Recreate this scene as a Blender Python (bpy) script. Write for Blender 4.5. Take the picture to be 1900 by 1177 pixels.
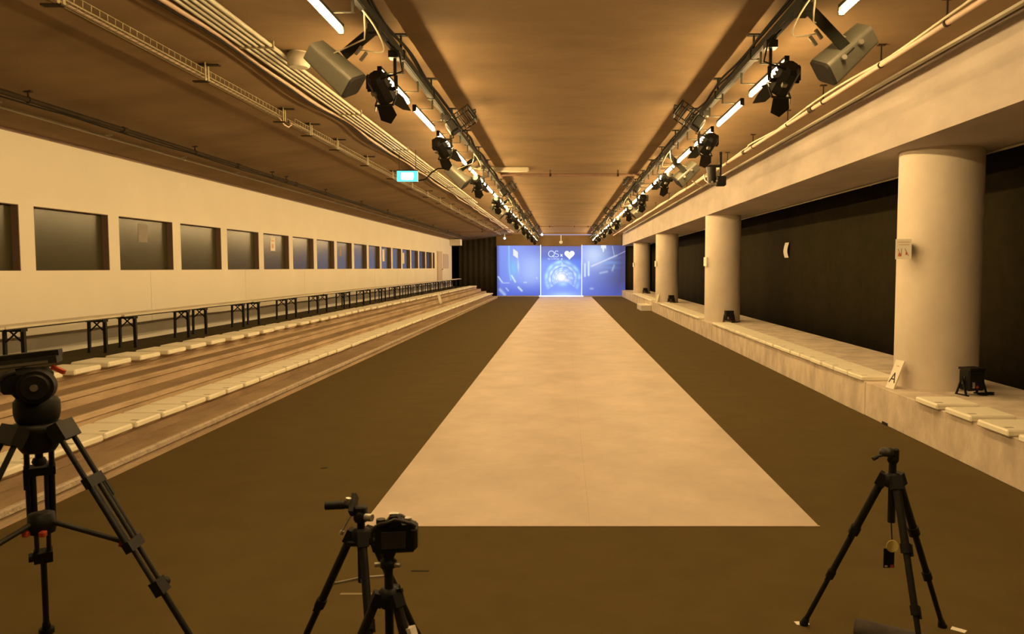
import bpy, math, random
from mathutils import Vector, Matrix
random.seed(7)
R = math.radians
C = bpy.context.scene.collection
scene = bpy.context.scene
for o in list(bpy.data.objects):
    bpy.data.objects.remove(o)

# ------------------------------------------------------------------ camera
EYE = 1.7
cam = bpy.data.cameras.new('camera')
cam.sensor_fit = 'HORIZONTAL'
cam.sensor_width = 36.0
cam.lens = 1455 * 36 / 1900
cam.shift_x = -94 / 1900
cam.clip_start = 0.05
cam.clip_end = 200
cam.dof.use_dof = True
cam.dof.focus_distance = 14
cam.dof.aperture_fstop = 6.5
camo = bpy.data.objects.new('camera', cam)
C.objects.link(camo)
camo.location = (0, 0, EYE)
camo.rotation_euler = (R(90 - 3.598), 0, 0)
scene.camera = camo

# ------------------------------------------------------------------ world, exposure
w = bpy.data.worlds.new('world')
scene.world = w
w.use_nodes = True
w.node_tree.nodes['Background'].inputs[0].default_value = (0.02, 0.016, 0.01, 1)
w.node_tree.nodes['Background'].inputs[1].default_value = 0.1
vs = scene.view_settings
vs.view_transform = 'Standard'
vs.look = 'None'
vs.gamma = 1
vs.use_curve_mapping = False
vs.exposure = 0.0

TUBE_COL = (1.0, 0.655, 0.265)
TUBE_STR = 184.0

# ------------------------------------------------------------------ materials
def lin(r, g, b):
    def f(c):
        c /= 255
        return c / 12.92 if c <= 0.04045 else ((c + 0.055) / 1.055) ** 2.4
    return (f(r), f(g), f(b))

MATS = {}
def mat(name, col, rough=0.7, metal=0.0, col2=None, scale=4.0, detail=6, stretch=(1, 1, 1), bump=0.0,
        bscale=None, spec=0.5, lo=0.35, hi=0.65, alpha=None):
    m = bpy.data.materials.new(name)
    m.use_nodes = True
    nt = m.node_tree
    p = nt.nodes['Principled BSDF']
    p.inputs['Roughness'].default_value = rough
    p.inputs['Metallic'].default_value = metal
    p.inputs['Specular IOR Level'].default_value = spec
    p.inputs['Base Color'].default_value = (*col, 1)
    if col2 or bump:
        tc = nt.nodes.new('ShaderNodeTexCoord')
        mp = nt.nodes.new('ShaderNodeMapping')
        mp.inputs['Scale'].default_value = stretch
        nt.links.new(tc.outputs['Object'], mp.inputs[0])
    if col2:
        n = nt.nodes.new('ShaderNodeTexNoise')
        n.inputs['Scale'].default_value = scale
        n.inputs['Detail'].default_value = detail
        n.inputs['Roughness'].default_value = 0.62
        nt.links.new(mp.outputs[0], n.inputs['Vector'])
        cr = nt.nodes.new('ShaderNodeValToRGB')
        cr.color_ramp.elements[0].position = lo
        cr.color_ramp.elements[0].color = (*col, 1)
        cr.color_ramp.elements[1].position = hi
        cr.color_ramp.elements[1].color = (*col2, 1)
        nt.links.new(n.outputs['Fac'], cr.inputs[0])
        nt.links.new(cr.outputs[0], p.inputs['Base Color'])
    if bump:
        n2 = nt.nodes.new('ShaderNodeTexNoise')
        n2.inputs['Scale'].default_value = bscale or scale * 4
        n2.inputs['Detail'].default_value = 5
        nt.links.new(mp.outputs[0], n2.inputs['Vector'])
        b = nt.nodes.new('ShaderNodeBump')
        b.inputs['Strength'].default_value = bump
        b.inputs['Distance'].default_value = 0.02
        nt.links.new(n2.outputs['Fac'], b.inputs['Height'])
        nt.links.new(b.outputs[0], p.inputs['Normal'])
    MATS[name] = m
    return m

def emis(name, col, strength, sampling='AUTO'):
    m = bpy.data.materials.new(name)
    m.use_nodes = True
    nt = m.node_tree
    nt.nodes.clear()
    e = nt.nodes.new('ShaderNodeEmission')
    e.inputs[0].default_value = (*col, 1)
    e.inputs[1].default_value = strength
    o = nt.nodes.new('ShaderNodeOutputMaterial')
    nt.links.new(e.outputs[0], o.inputs[0])
    m.cycles.emission_sampling = sampling
    MATS[name] = m
    return m

mat('carpet', (0.094, 0.068, 0.023), 0.95, col2=(0.106, 0.077, 0.028), scale=3, bump=0.25, bscale=260, spec=0.1)
mat('platform_carpet', (0.045, 0.034, 0.014), 0.95, col2=(0.06, 0.046, 0.020), scale=5, bump=0.2, bscale=200, spec=0.1)
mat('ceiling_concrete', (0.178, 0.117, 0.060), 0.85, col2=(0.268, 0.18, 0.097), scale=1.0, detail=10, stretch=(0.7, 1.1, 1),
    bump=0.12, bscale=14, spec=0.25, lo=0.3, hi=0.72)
mat('beam_concrete', (0.36, 0.315, 0.29), 0.85, col2=(0.48, 0.425, 0.39), scale=1.4, detail=9, stretch=(1, 0.6, 1.6), bump=0.1, bscale=22, lo=0.3, hi=0.7)
mat('column_concrete', (0.60, 0.535, 0.46), 0.8, col2=(0.72, 0.645, 0.56), scale=1.8, detail=9, bump=0.06, bscale=20, lo=0.3, hi=0.7)
mat('ledge_concrete', (0.50, 0.42, 0.345), 0.85, col2=(0.74, 0.64, 0.53), scale=3.2, detail=10, stretch=(1, 1, 0.6), bump=0.25, bscale=30, lo=0.34, hi=0.62)
mat('step_stone', (0.34, 0.245, 0.155), 0.85, col2=(0.55, 0.42, 0.29), scale=2.2, detail=10, stretch=(1.6, 0.45, 2.0), bump=0.3, bscale=28, lo=0.3, hi=0.66)
mat('step_tread', (0.19, 0.13, 0.07), 0.9, col2=(0.37, 0.265, 0.16), scale=2.0, detail=10, stretch=(1.2, 0.4, 2.0), bump=0.25, bscale=28, lo=0.3, hi=0.72)
mat('step_nosing', (0.36, 0.29, 0.225), 0.9, col2=(0.56, 0.47, 0.37), scale=9, detail=10, bump=0.6, bscale=40, lo=0.3, hi=0.65)
mat('wall_paint', (0.76, 0.72, 0.63), 0.7, col2=(0.80, 0.755, 0.665), scale=0.8, detail=3, bump=0.03, bscale=60)
mat('wall_trim_grey', (0.40, 0.375, 0.33), 0.7, col2=(0.45, 0.42, 0.37), scale=2)
mat('white_trim', (0.68, 0.65, 0.58), 0.6)
mat('runway_vinyl', (0.47, 0.395, 0.335), 0.5, col2=(0.63, 0.53, 0.45), scale=1.5, detail=9, stretch=(1, 0.8, 1), spec=0.3, lo=0.3, hi=0.7)
mat('runway_edge', (0.5, 0.38, 0.3), 0.6)
mat('pane_glass', (0.048, 0.042, 0.018), 0.22, col2=(0.055, 0.048, 0.021), scale=0.6, spec=0.3)
mat('reveal_brown', (0.20, 0.13, 0.10), 0.6)
mat('black_fabric', (0.018, 0.014, 0.005), 0.95, col2=(0.026, 0.020, 0.008), scale=6, bump=0.1, bscale=120, spec=0.1)
mat('black_metal', (0.006, 0.0055, 0.004), 0.5, col2=(0.010, 0.009, 0.007), scale=30, spec=0.3)
mat('black_plastic', (0.005, 0.005, 0.004), 0.55, col2=(0.008, 0.008, 0.007), scale=25, spec=0.25)
mat('dark_metal', (0.014, 0.013, 0.010), 0.5, col2=(0.022, 0.02, 0.016), scale=16, spec=0.35)
mat('rail_metal', (0.010, 0.010, 0.005), 0.7, col2=(0.016, 0.0155, 0.009), scale=12, spec=0.2)
mat('speaker_grey', (0.15, 0.145, 0.115), 0.38, col2=(0.165, 0.16, 0.13), scale=40, spec=0.6)
mat('grille', (0.03, 0.027, 0.024), 0.8, bump=0.3, bscale=300)
mat('steel', (0.55, 0.54, 0.50), 0.3, metal=0.9, col2=(0.45, 0.44, 0.42), scale=20)
mat('galvanised', (0.30, 0.26, 0.15), 0.5, metal=0.3, col2=(0.38, 0.33, 0.2), scale=14)
mat('conduit_pale', (0.48, 0.45, 0.36), 0.5, col2=(0.56, 0.53, 0.43), scale=6)
mat('conduit_pink', (0.50, 0.36, 0.28), 0.55, col2=(0.58, 0.43, 0.34), scale=6)
mat('pipe_brown', (0.20, 0.12, 0.085), 0.5, col2=(0.26, 0.16, 0.11), scale=5)
mat('pipe_dark', (0.030, 0.020, 0.010), 0.7, col2=(0.045, 0.03, 0.015), scale=5, spec=0.15)
mat('pad_cream', (0.84, 0.80, 0.66), 0.55, col2=(0.88, 0.84, 0.71), scale=3, bump=0.03, bscale=80)
mat('pad_mark', (0.42, 0.39, 0.32), 0.7)
mat('bench_board', (0.66, 0.60, 0.48), 0.5, col2=(0.72, 0.66, 0.53), scale=3, stretch=(6, 0.5, 1))
mat('bench_steel', (0.008, 0.006, 0.004), 0.55, col2=(0.012, 0.010, 0.007), scale=20, spec=0.25)
mat('paper', (0.80, 0.77, 0.70), 0.7, col2=(0.83, 0.80, 0.73), scale=5)
mat('paper_faint', (0.23, 0.20, 0.18), 0.6, col2=(0.27, 0.24, 0.21), scale=20)
mat('ink_red', (0.62, 0.16, 0.09), 0.7)
mat('ink_brown', (0.30, 0.14, 0.08), 0.7)
mat('ink_pale', (0.62, 0.42, 0.30), 0.7)
mat('ink_black', (0.02, 0.02, 0.02), 0.6)
mat('cable_cream', (0.60, 0.56, 0.42), 0.5, col2=(0.66, 0.61, 0.47), scale=10)
mat('cable_black', (0.008, 0.0075, 0.006), 0.7, col2=(0.012, 0.011, 0.009), scale=10, spec=0.12)
mat('door_tan', (0.52, 0.42, 0.29), 0.6, col2=(0.57, 0.46, 0.33), scale=3, stretch=(1, 1, 0.3))
mat('panel_pink', (0.52, 0.45, 0.42), 0.6, col2=(0.56, 0.49, 0.45), scale=2)
mat('tag_yellow', (0.68, 0.58, 0.16), 0.6, col2=(0.75, 0.65, 0.22), scale=60)
mat('red_plastic', (0.38, 0.04, 0.02), 0.5)
mat('tape_white', (0.80, 0.76, 0.68), 0.6)
mat('roll_foam', (0.045, 0.036, 0.032), 0.85, col2=(0.062, 0.05, 0.044), scale=30)
mat('lens_glass', (0.03, 0.03, 0.035), 0.08)
mat('lamp_glass', (0.25, 0.24, 0.2), 0.15)
mat('joint_dark', (0.10, 0.08, 0.065), 0.9)
mat('slot_black', (0.008, 0.007, 0.006), 0.9)
mat('detector_cream', (0.52, 0.48, 0.38), 0.5)
mat('window_trim_yellow', (0.20, 0.16, 0.08), 0.6)
mat('curtain_charcoal', (0.05, 0.041, 0.028), 0.95, col2=(0.062, 0.052, 0.036), scale=6, spec=0.1)  # far black curtains, lightened: haze painted into the fabric colour
emis('cold_batten', lin(176, 166, 205), 0.9)  # painted glow of the cold-lit ceiling strip, not a light fitting
emis('tube_glow', TUBE_COL, TUBE_STR)
emis('exit_glow', lin(70, 235, 225), 3.0)
emis('exit_core', lin(225, 255, 255), 6.0)
emis('cold_spot', (0.75, 0.85, 1.0), 22.0)
emis('screen_white', (0.80, 0.86, 1.0), 1.9)
emis('logo_white', (0.62, 0.70, 1.0), 1.25, 'NONE')
emis('heart_white', (0.98, 0.98, 0.96), 1.2, 'NONE')
emis('heart_yellow', (0.98, 0.93, 0.6), 1.0, 'NONE')

# ------------------------------------------------------------------ mesh builder
class MB:
    def __init__(s, xf=None):
        s.v = []; s.f = []; s.xf = xf or Matrix.Identity(4); s.smooth = []
    def add(s, vs, fs, smooth=False):
        b = len(s.v)
        s.v += [tuple(s.xf @ Vector(p)) for p in vs]
        s.f += [tuple(i + b for i in f) for f in fs]
        s.smooth += [smooth] * len(fs)
        return s
    def box(s, x0, x1, y0, y1, z0, z1):
        s.add([(x0, y0, z0), (x1, y0, z0), (x1, y1, z0), (x0, y1, z0), (x0, y0, z1), (x1, y0, z1), (x1, y1, z1), (x0, y1, z1)],
              [(0, 3, 2, 1), (4, 5, 6, 7), (0, 1, 5, 4), (1, 2, 6, 5), (2, 3, 7, 6), (3, 0, 4, 7)])
        return s
    def cbox(s, c, d):
        return s.box(c[0]-d[0]/2, c[0]+d[0]/2, c[1]-d[1]/2, c[1]+d[1]/2, c[2]-d[2]/2, c[2]+d[2]/2)
    def bbox(s, x0, x1, y0, y1, z0, z1, r):
        """box with chamfered edges all around (24 verts)"""
        X = (x0, x1); Y = (y0, y1); Z = (z0, z1)
        vs = []; idx = {}
        for i in (0, 1):
            for j in (0, 1):
                for k in (0, 1):
                    sx = r if i == 0 else -r; sy = r if j == 0 else -r; sz = r if k == 0 else -r
                    idx[i, j, k, 'x'] = len(vs); vs.append((X[i], Y[j]+sy, Z[k]+sz))
                    idx[i, j, k, 'y'] = len(vs); vs.append((X[i]+sx, Y[j], Z[k]+sz))
                    idx[i, j, k, 'z'] = len(vs); vs.append((X[i]+sx, Y[j]+sy, Z[k]))
        fs = []
        cen = Vector(((x0+x1)/2, (y0+y1)/2, (z0+z1)/2))
        def face(ids):
            a = Vector(vs[ids[0]]); b = Vector(vs[ids[1]]); c = Vector(vs[ids[2]])
            n = (b-a).cross(c-a)
            m = sum((Vector(vs[i]) for i in ids), Vector()) / len(ids) - cen
            fs.append(tuple(ids) if n.dot(m) > 0 else tuple(reversed(ids)))
        q = ((0, 0), (1, 0), (1, 1), (0, 1))
        for i in (0, 1):
            face([idx[i, a, b, 'x'] for a, b in q]); face([idx[a, i, b, 'y'] for a, b in q]); face([idx[a, b, i, 'z'] for a, b in q])
        for a in (0, 1):
            for b in (0, 1):
                face([idx[0, a, b, 'y'], idx[1, a, b, 'y'], idx[1, a, b, 'z'], idx[0, a, b, 'z']])
                face([idx[a, 0, b, 'x'], idx[a, 1, b, 'x'], idx[a, 1, b, 'z'], idx[a, 0, b, 'z']])
                face([idx[a, b, 0, 'x'], idx[a, b, 1, 'x'], idx[a, b, 1, 'y'], idx[a, b, 0, 'y']])
                for k in (0, 1):
                    face([idx[a, b, k, 'x'], idx[a, b, k, 'y'], idx[a, b, k, 'z']])
        return s.add(vs, fs)
    def cyl(s, p0, p1, r0, r1=None, n=12, cap=True, smooth=True, roll=0.0):
        p0 = Vector(p0); p1 = Vector(p1); r1 = r0 if r1 is None else r1
        d = (p1 - p0).normalized()
        u = d.orthogonal() if abs(d.z) > 0.95 else Vector((0, 0, 1)).cross(d)
        u.normalize(); v = d.cross(u)
        vs = []
        for p, r in ((p0, r0), (p1, r1)):
            for i in range(n):
                a = 2*math.pi*i/n + roll
                vs.append(p + u*(r*math.cos(a)) + v*(r*math.sin(a)))
        s.add(vs, [(i, (i+1) % n, n+(i+1) % n, n+i) for i in range(n)], smooth)
        if cap:
            s.add(vs, [tuple(reversed(range(n))), tuple(range(n, 2*n))])
        return s
    def tube(s, pts, r, n=6, cap=True):
        P = [Vector(p) for p in pts]
        rings = []
        u = None
        for i, p in enumerate(P):
            d = (P[min(i+1, len(P)-1)] - P[max(i-1, 0)]).normalized()
            if u is None:
                u = d.orthogonal().normalized()
            u = (u - d*u.dot(d)).normalized()
            v = d.cross(u)
            rings.append([p + u*(r*math.cos(2*math.pi*k/n)) + v*(r*math.sin(2*math.pi*k/n)) for k in range(n)])
        vs = [q for ring in rings for q in ring]
        fs = [(a*n+k, a*n+(k+1) % n, (a+1)*n+(k+1) % n, (a+1)*n+k) for a in range(len(P)-1) for k in range(n)]
        s.add(vs, fs, True)
        if cap:
            s.add(rings[0], [tuple(reversed(range(n)))]); s.add(rings[-1], [tuple(range(n))])
        return s
    def bar(s, p0, p1, wx, wy, up=(0, 0, 1)):
        """rectangular bar between points"""
        p0 = Vector(p0); p1 = Vector(p1); d = (p1-p0).normalized()
        upv = Vector(up)
        if abs(d.dot(upv)) > 0.98:
            upv = Vector((0, 1, 0))
        a = d.cross(upv).normalized(); b = a.cross(d)
        vs = [p + a*sx*wx/2 + b*sy*wy/2 for p in (p0, p1) for sx, sy in ((-1, -1), (1, -1), (1, 1), (-1, 1))]
        return s.add(vs, [(0, 1, 2, 3)[::-1], (4, 5, 6, 7), (0, 1, 5, 4), (1, 2, 6, 5), (2, 3, 7, 6), (3, 0, 4, 7)])
    def lathe(s, prof, n=16, axis_o=(0, 0, 0), smooth=True):
        vs = []
        for r, z in prof:
            for i in range(n):
                a = 2*math.pi*i/n
                vs.append((axis_o[0]+r*math.cos(a), axis_o[1]+r*math.sin(a), axis_o[2]+z))
        m = len(prof)
        s.add(vs, [(j*n+i, j*n+(i+1) % n, (j+1)*n+(i+1) % n, (j+1)*n+i) for j in range(m-1) for i in range(n)], smooth)
        s.add(vs, [tuple(reversed(range(n))), tuple(range((m-1)*n, m*n))])
        return s
    def prism(s, poly, t, o=(0, 0, 0), ax=(1, 0, 0), ay=(0, 0, 1)):
        """polygon in plane (ax, ay) extruded by t along ax x ay"""
        o = Vector(o); ax = Vector(ax); ay = Vector(ay); nrm = ax.cross(ay).normalized()
        n = len(poly)
        vs = [o + ax*x + ay*y for x, y in poly] + [o + ax*x + ay*y + nrm*t for x, y in poly]
        return s.add(vs, [tuple(reversed(range(n))), tuple(range(n, 2*n))] + [(i, (i+1) % n, n+(i+1) % n, n+i) for i in range(n)])
    def mesh(s, name):
        me = bpy.data.meshes.new(name)
        me.from_pydata(s.v, [], s.f)
        me.polygons.foreach_set('use_smooth', s.smooth)
        me.update()
        return me
    def build(s, name, m, parent=None, loc=None):
        me = s.mesh(name)
        me.materials.append(MATS[m])
        o = bpy.data.objects.new(name, me)
        C.objects.link(o)
        if parent:
            o.parent = parent
        if loc:
            o.location = loc
        return o

def tag(o, label=None, cat=None, group=None, kind=None):
    if label: o['label'] = label
    if cat: o['category'] = cat
    if group: o['group'] = group
    if kind: o['kind'] = kind
    return o

def thing(name, label, cat, loc=(0, 0, 0), rz=0, group=None, kind=None):
    o = bpy.data.objects.new(name, None)
    C.objects.link(o)
    o.location = loc
    o.rotation_euler = (0, 0, rz)
    o.empty_display_size = 0.1
    return tag(o, label, cat, group, kind)

def inst(me, name, parent=None, loc=(0, 0, 0), rz=0):
    o = bpy.data.objects.new(name, me)
    C.objects.link(o)
    o.parent = parent
    o.location = loc
    o.rotation_euler = (0, 0, rz)
    return o

def dup(root, loc, rz=None, label=None, group=None):
    def cp(o, par):
        c = o.copy(); C.objects.link(c); c.parent = par
        for ch in [x for x in CH.get(o.name, [])]:
            cp(ch, c)
        return c
    CH = {}
    for o in bpy.data.objects:
        if o.parent:
            CH.setdefault(o.parent.name, []).append(o)
    r = cp(root, None)
    r.location = loc
    if rz is not None: r.rotation_euler = (0, 0, rz)
    if label: r['label'] = label
    if group: r['group'] = group
    return r

def text_part(txt, size, name, m, parent, mw, extrude=0.001, align='CENTER'):
    cu = bpy.data.curves.new('txt', 'FONT')
    cu.body = txt; cu.size = size; cu.align_x = align; cu.align_y = 'CENTER'; cu.extrude = extrude
    cu.resolution_u = 3
    to = bpy.data.objects.new('txt', cu)
    C.objects.link(to)
    dg = bpy.context.evaluated_depsgraph_get()
    me = bpy.data.meshes.new_from_object(to.evaluated_get(dg))
    bpy.data.objects.remove(to)
    me.transform(mw)
    me.materials.clear()
    me.materials.append(MATS[m])
    me.name = name
    o = bpy.data.objects.new(name, me)
    C.objects.link(o)
    o.parent = parent
    return o

def S(o):
    o['kind'] = 'structure'
    return o

# ================================================================== THE SETTING
YB, YE = -4.0, 47.6          # hall from behind the camera to the end wall
XW = -6.15                    # face of the white wall
S(MB().box(-6.6, 5.7, YB, YE, -0.1, 0).build('floor', 'carpet'))

# ceiling: level slab over the middle, slightly sloping slab over the seating, low slab behind the beam
zc = 3.68
def slope(x):
    return zc - max(0.0, (-x - 2.9)) * 0.1354
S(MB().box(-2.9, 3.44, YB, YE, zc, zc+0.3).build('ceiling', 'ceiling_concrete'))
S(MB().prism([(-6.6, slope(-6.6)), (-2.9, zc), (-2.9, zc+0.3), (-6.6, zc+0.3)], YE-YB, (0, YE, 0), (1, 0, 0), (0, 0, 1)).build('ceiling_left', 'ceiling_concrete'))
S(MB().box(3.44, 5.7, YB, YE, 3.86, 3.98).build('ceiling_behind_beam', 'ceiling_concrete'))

# the concrete beam over the columns
S(MB().box(3.5, 4.68, YB, 46.2, 2.97, 3.86).build('beam', 'beam_concrete'))
S(MB().box(3.40, 3.445, YB, 46.2, 3.655, 3.679).build('trim_1', 'conduit_pale'))

# outer walls
S(MB().box(-6.8, 5.9, YE, YE+0.2, 0, 4).build('wall_back', 'black_fabric'))
S(MB().box(5.7, 5.9, YB, YE, 0, 4).build('wall_right', 'black_fabric'))
S(MB().box(-6.8, 5.9, YB-0.2, YB, 0, 4).build('wall_front', 'ceiling_concrete'))

# the white wall with its row of windows
WALL_END = 43.6
win0, wpitch, wwid = 9.175, 1.752, 1.50
WZ0, WZ1 = 1.665, 2.415
wins = []
for k in range(-7, 16):
    wins.append((win0 + k*wpitch, win0 + k*wpitch + wwid))
wins.append((win0 + 16*wpitch, win0 + 16*wpitch + 0.55))
mb = MB()
mb.box(XW-0.15, XW, YB, WALL_END, WZ1, 3.27)                       # above the windows
edges = [YB] + [e for ab in wins for e in ab] + [WALL_END]
for i in range(0, len(edges), 2):
    mb.box(XW-0.15, XW, edges[i], edges[i+1], WZ0, WZ1)
mb.box(XW-0.20, XW-0.15, YB, WALL_END, 0.3, 3.3)
wall = S(mb.build('wall_left', 'wall_paint'))
y = YB
pj = [YB, 1.2, 4.7, 8.2, 11.72, 15.22, 18.72, 22.22, 25.72, 29.22, 32.72, 36.22, WALL_END]
for a, b in zip(pj[:-1], pj[1:]):
    MB().box(XW-0.15, XW, a+0.004, b-0.004, 0.6, WZ0).build('wall_panel', 'wall_paint', wall)
for i, (a, b) in enumerate(wins):
    if b < 4: continue
    wn = MB().box(XW-0.12, XW-0.002, b-0.012, b-0.0005, WZ0, WZ1)
    wn.box(XW-0.12, XW-0.002, a, a+0.008, WZ0, WZ1)
    wn.box(XW-0.12, XW-0.002, a, b, WZ1-0.008, WZ1)
    wn.box(XW-0.12, XW-0.002, a, b, WZ0, WZ0+0.006)
    wo = S(wn.build('window_%d' % (i+1), 'reveal_brown'))
    MB().box(XW-0.10, XW-0.085, a+0.008, b-0.012, WZ0+0.006, WZ1-0.008).build('pane', 'pane_glass', wo)
# skirting on the seating platform
S(MB().box(XW, XW+0.015, YB, WALL_END, 0.66, 0.75).build('baseboard_left', 'white_trim'))
S(MB().box(XW, XW+0.008, YB, WALL_END, 0.75, 0.915).build('trim_2', 'wall_trim_grey'))
S(MB().box(XW-0.02, XW+0.03, YB, WALL_END, 3.215, 3.245).build('trim_3', 'pipe_brown'))
# door and closed hatch at the far end of the white wall
d = S(MB().box(XW-0.01, XW+0.035, 38.45, 39.95, 0.66, 2.52).build('door_1', 'door_tan'))
MB().box(XW+0.035, XW+0.05, 38.55, 39.85, 0.70, 2.46).build('door_leaf', 'door_tan', d)
MB().cyl((XW+0.05, 39.75, 1.62), (XW+0.10, 39.75, 1.62), 0.02).bar((XW+0.09, 39.75, 1.62), (XW+0.09, 39.60, 1.62), 0.02, 0.02).build('door_handle', 'black_metal', d)
h = S(MB().box(XW, XW+0.02, 40.45, 42.25, 1.66, 2.42).build('window_40', 'panel_pink'))
MB().box(XW+0.02, XW+0.03, 40.55, 42.15, 1.72, 2.36).build('hatch_board', 'panel_pink', h)

# ---------------------------------------------------------------- stepped seating platform
plat = thing('stepped_platform', 'brown stone steps rising to a carpeted tier along the white wall', 'steps')
sx = [-3.64, -3.95, -4.27, -4.57, -4.82]
sz = [0.12, 0.25, 0.39, 0.525, 0.66]
SE = 43.75
zlow = 0.0
for i in range(5):
    x1 = sx[i]
    x0 = sx[i+1] - 0.03 if i < 4 else XW+0.012
    st = MB()
    st.box(x0, x1-0.018, YB+0.01, SE, zlow if i else 0.0, sz[i]-0.012)
    so = st.build('step', 'step_stone', plat)
    MB().bbox(x0, x1, YB+0.01, SE, sz[i]-0.055, sz[i], 0.010).build('nosing', 'step_nosing' if i == 0 else 'step_stone', so)
    MB().box(x0+0.05, x1+0.002, SE, SE+0.05, sz[i]-0.14 if i else 0.0, sz[i]+0.004).build('end_trim', 'white_trim', so)
    if i < 4:
        MB().box(sx[i+1]-0.01, x1-0.035, YB+0.02, SE-0.02, sz[i]-0.002, sz[i]+0.001).build('tread', 'step_tread', so)
    zlow = sz[i] - 0.05
MB().box(-6.13, -4.98, YB+0.02, SE, 0.66, 0.668).build('carpet_strip', 'platform_carpet', plat)

# ---------------------------------------------------------------- concrete ledge under the columns
ledge = thing('concrete_ledge', 'long low concrete ledge carrying the round columns', 'ledge')
LZ, LX0, LX1 = 0.39, 3.49, 4.95
jy = [YB+0.02, -1, 3.2, 8.97, 10.03, 10.34, 14.6, 18.3, 19.4, 24.2, 28.6, 29.8, 34.5, 38.9, 40.1, 45.9]
for n_, (a, b) in enumerate(zip(jy[:-1], jy[1:])):
    dx = random.uniform(-0.008, 0.008) if n_ % 2 else 0
    MB().bbox(LX0+dx, LX1, a+0.004, b-0.004, 0, LZ-0.0, 0.006).build('block', 'ledge_concrete', ledge)
MB().box(LX0+0.02, LX1-0.02, YB+0.03, 45.88, 0.0, LZ-0.02).build('core', 'joint_dark', ledge)
MB().box(LX0-0.006, LX0+0.01, 8.33, 8.47, 0.0, 0.03).build('cable_slot', 'slot_black', ledge)
MB().box(LX0-0.02, LX1-0.02, 45.9, 45.96, 0, LZ).build('end_trim', 'white_trim', ledge)

# ---------------------------------------------------------------- round columns
colpos = [(4.15, 8.68), (3.93, 19.3), (3.97, 29.9), (4.08, 40.5)]
coln = ['beside the card with the letter A', 'second along the ledge from the letter A card',
        'third along the ledge from the letter A card', 'last along the ledge before the bright screen']
for (x, y_), t in zip(colpos, coln):
    c = tag(MB().lathe([(0.43, 0), (0.43, 2.97-LZ)], 48).build('concrete_column', 'column_concrete', loc=(x, y_, LZ)),
            'round concrete column ' + t, 'column', 'concrete columns on the ledge')

# ---------------------------------------------------------------- catwalk
rw = thing('runway', 'long pale mottled catwalk laid on the dark carpet', 'runway', (0.18, 5.07, 0))
MB().box(-1.505, -0.0004, 0, 40.9, 0.0005, 0.004).build('vinyl_strip', 'runway_vinyl', rw)
MB().box(0.0004, 1.505, 0, 40.9, 0.0005, 0.004).build('vinyl_strip', 'runway_vinyl', rw)
MB().box(-1.512, 1.512, -0.012, 0.0, 0.0005, 0.0045).build('edge_tape', 'runway_edge', rw)

# ---------------------------------------------------------------- end wall: curtains and the three-part screen
def curtain(name, x0, x1, y0, z0, z1, label, amp=0.018, pitch=0.32, along='x', grp=None, m='black_fabric'):
    n = max(8, int(abs(x1-x0)/pitch*8))
    vs = []; T = 0.012
    for side in (0, 1):
        for zz in (z0, z1):
            for i in range(n+1):
                t = x0 + (x1-x0)*i/n
                off = amp*math.sin(2*math.pi*t/pitch) + 0.4*amp*math.sin(2*math.pi*t/(pitch*2.7)+1)
                off += side*T
                zq = zz(t) if callable(zz) else zz
                vs.append((t, y0+off, zq) if along == 'x' else (y0+off, t, zq))
    m1 = n+1
    fs = []
    for i in range(n):
        fs.append((i, i+1, m1+i+1, m1+i))
        fs.append((2*m1+i+1, 2*m1+i, 3*m1+i, 3*m1+i+1))
        fs.append((m1+i, m1+i+1, 3*m1+i+1, 3*m1+i))
        fs.append((i+1, i, 2*m1+i, 2*m1+i+1))
    fs.append((0, m1, 3*m1, 2*m1)); fs.append((n, 2*m1+n, 3*m1+n, m1+n))
    o = MB().add(vs, fs, True).build(name, m)
    return tag(o, label, 'curtain', grp)

curtain('black_curtain', -6.15, -3.92, 46.55, 0.0, lambda x: slope(x)+0.004, 'black pleated curtain between the stepped seating and the screen', m='curtain_charcoal')
curtain('black_curtain', 3.74, 5.1, 46.55, 0.0, 3.6, 'black pleated curtain between the screen and the far column', m='curtain_charcoal')
curtain('black_curtain', YB+0.2, 46.3, 5.25, 0.0, 3.8, 'long black curtain hanging behind the concrete ledge', amp=0.010, pitch=1.6, along='y')
S(MB().box(-6.6, 3.5, 46.75, 46.95, 2.98, 3.68).build('wall_header', 'ceiling_concrete'))
S(MB().box(-2.9, 3.44, 44.6, 44.8, 3.60, zc).build('trim_4', 'ceiling_concrete'))

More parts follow.
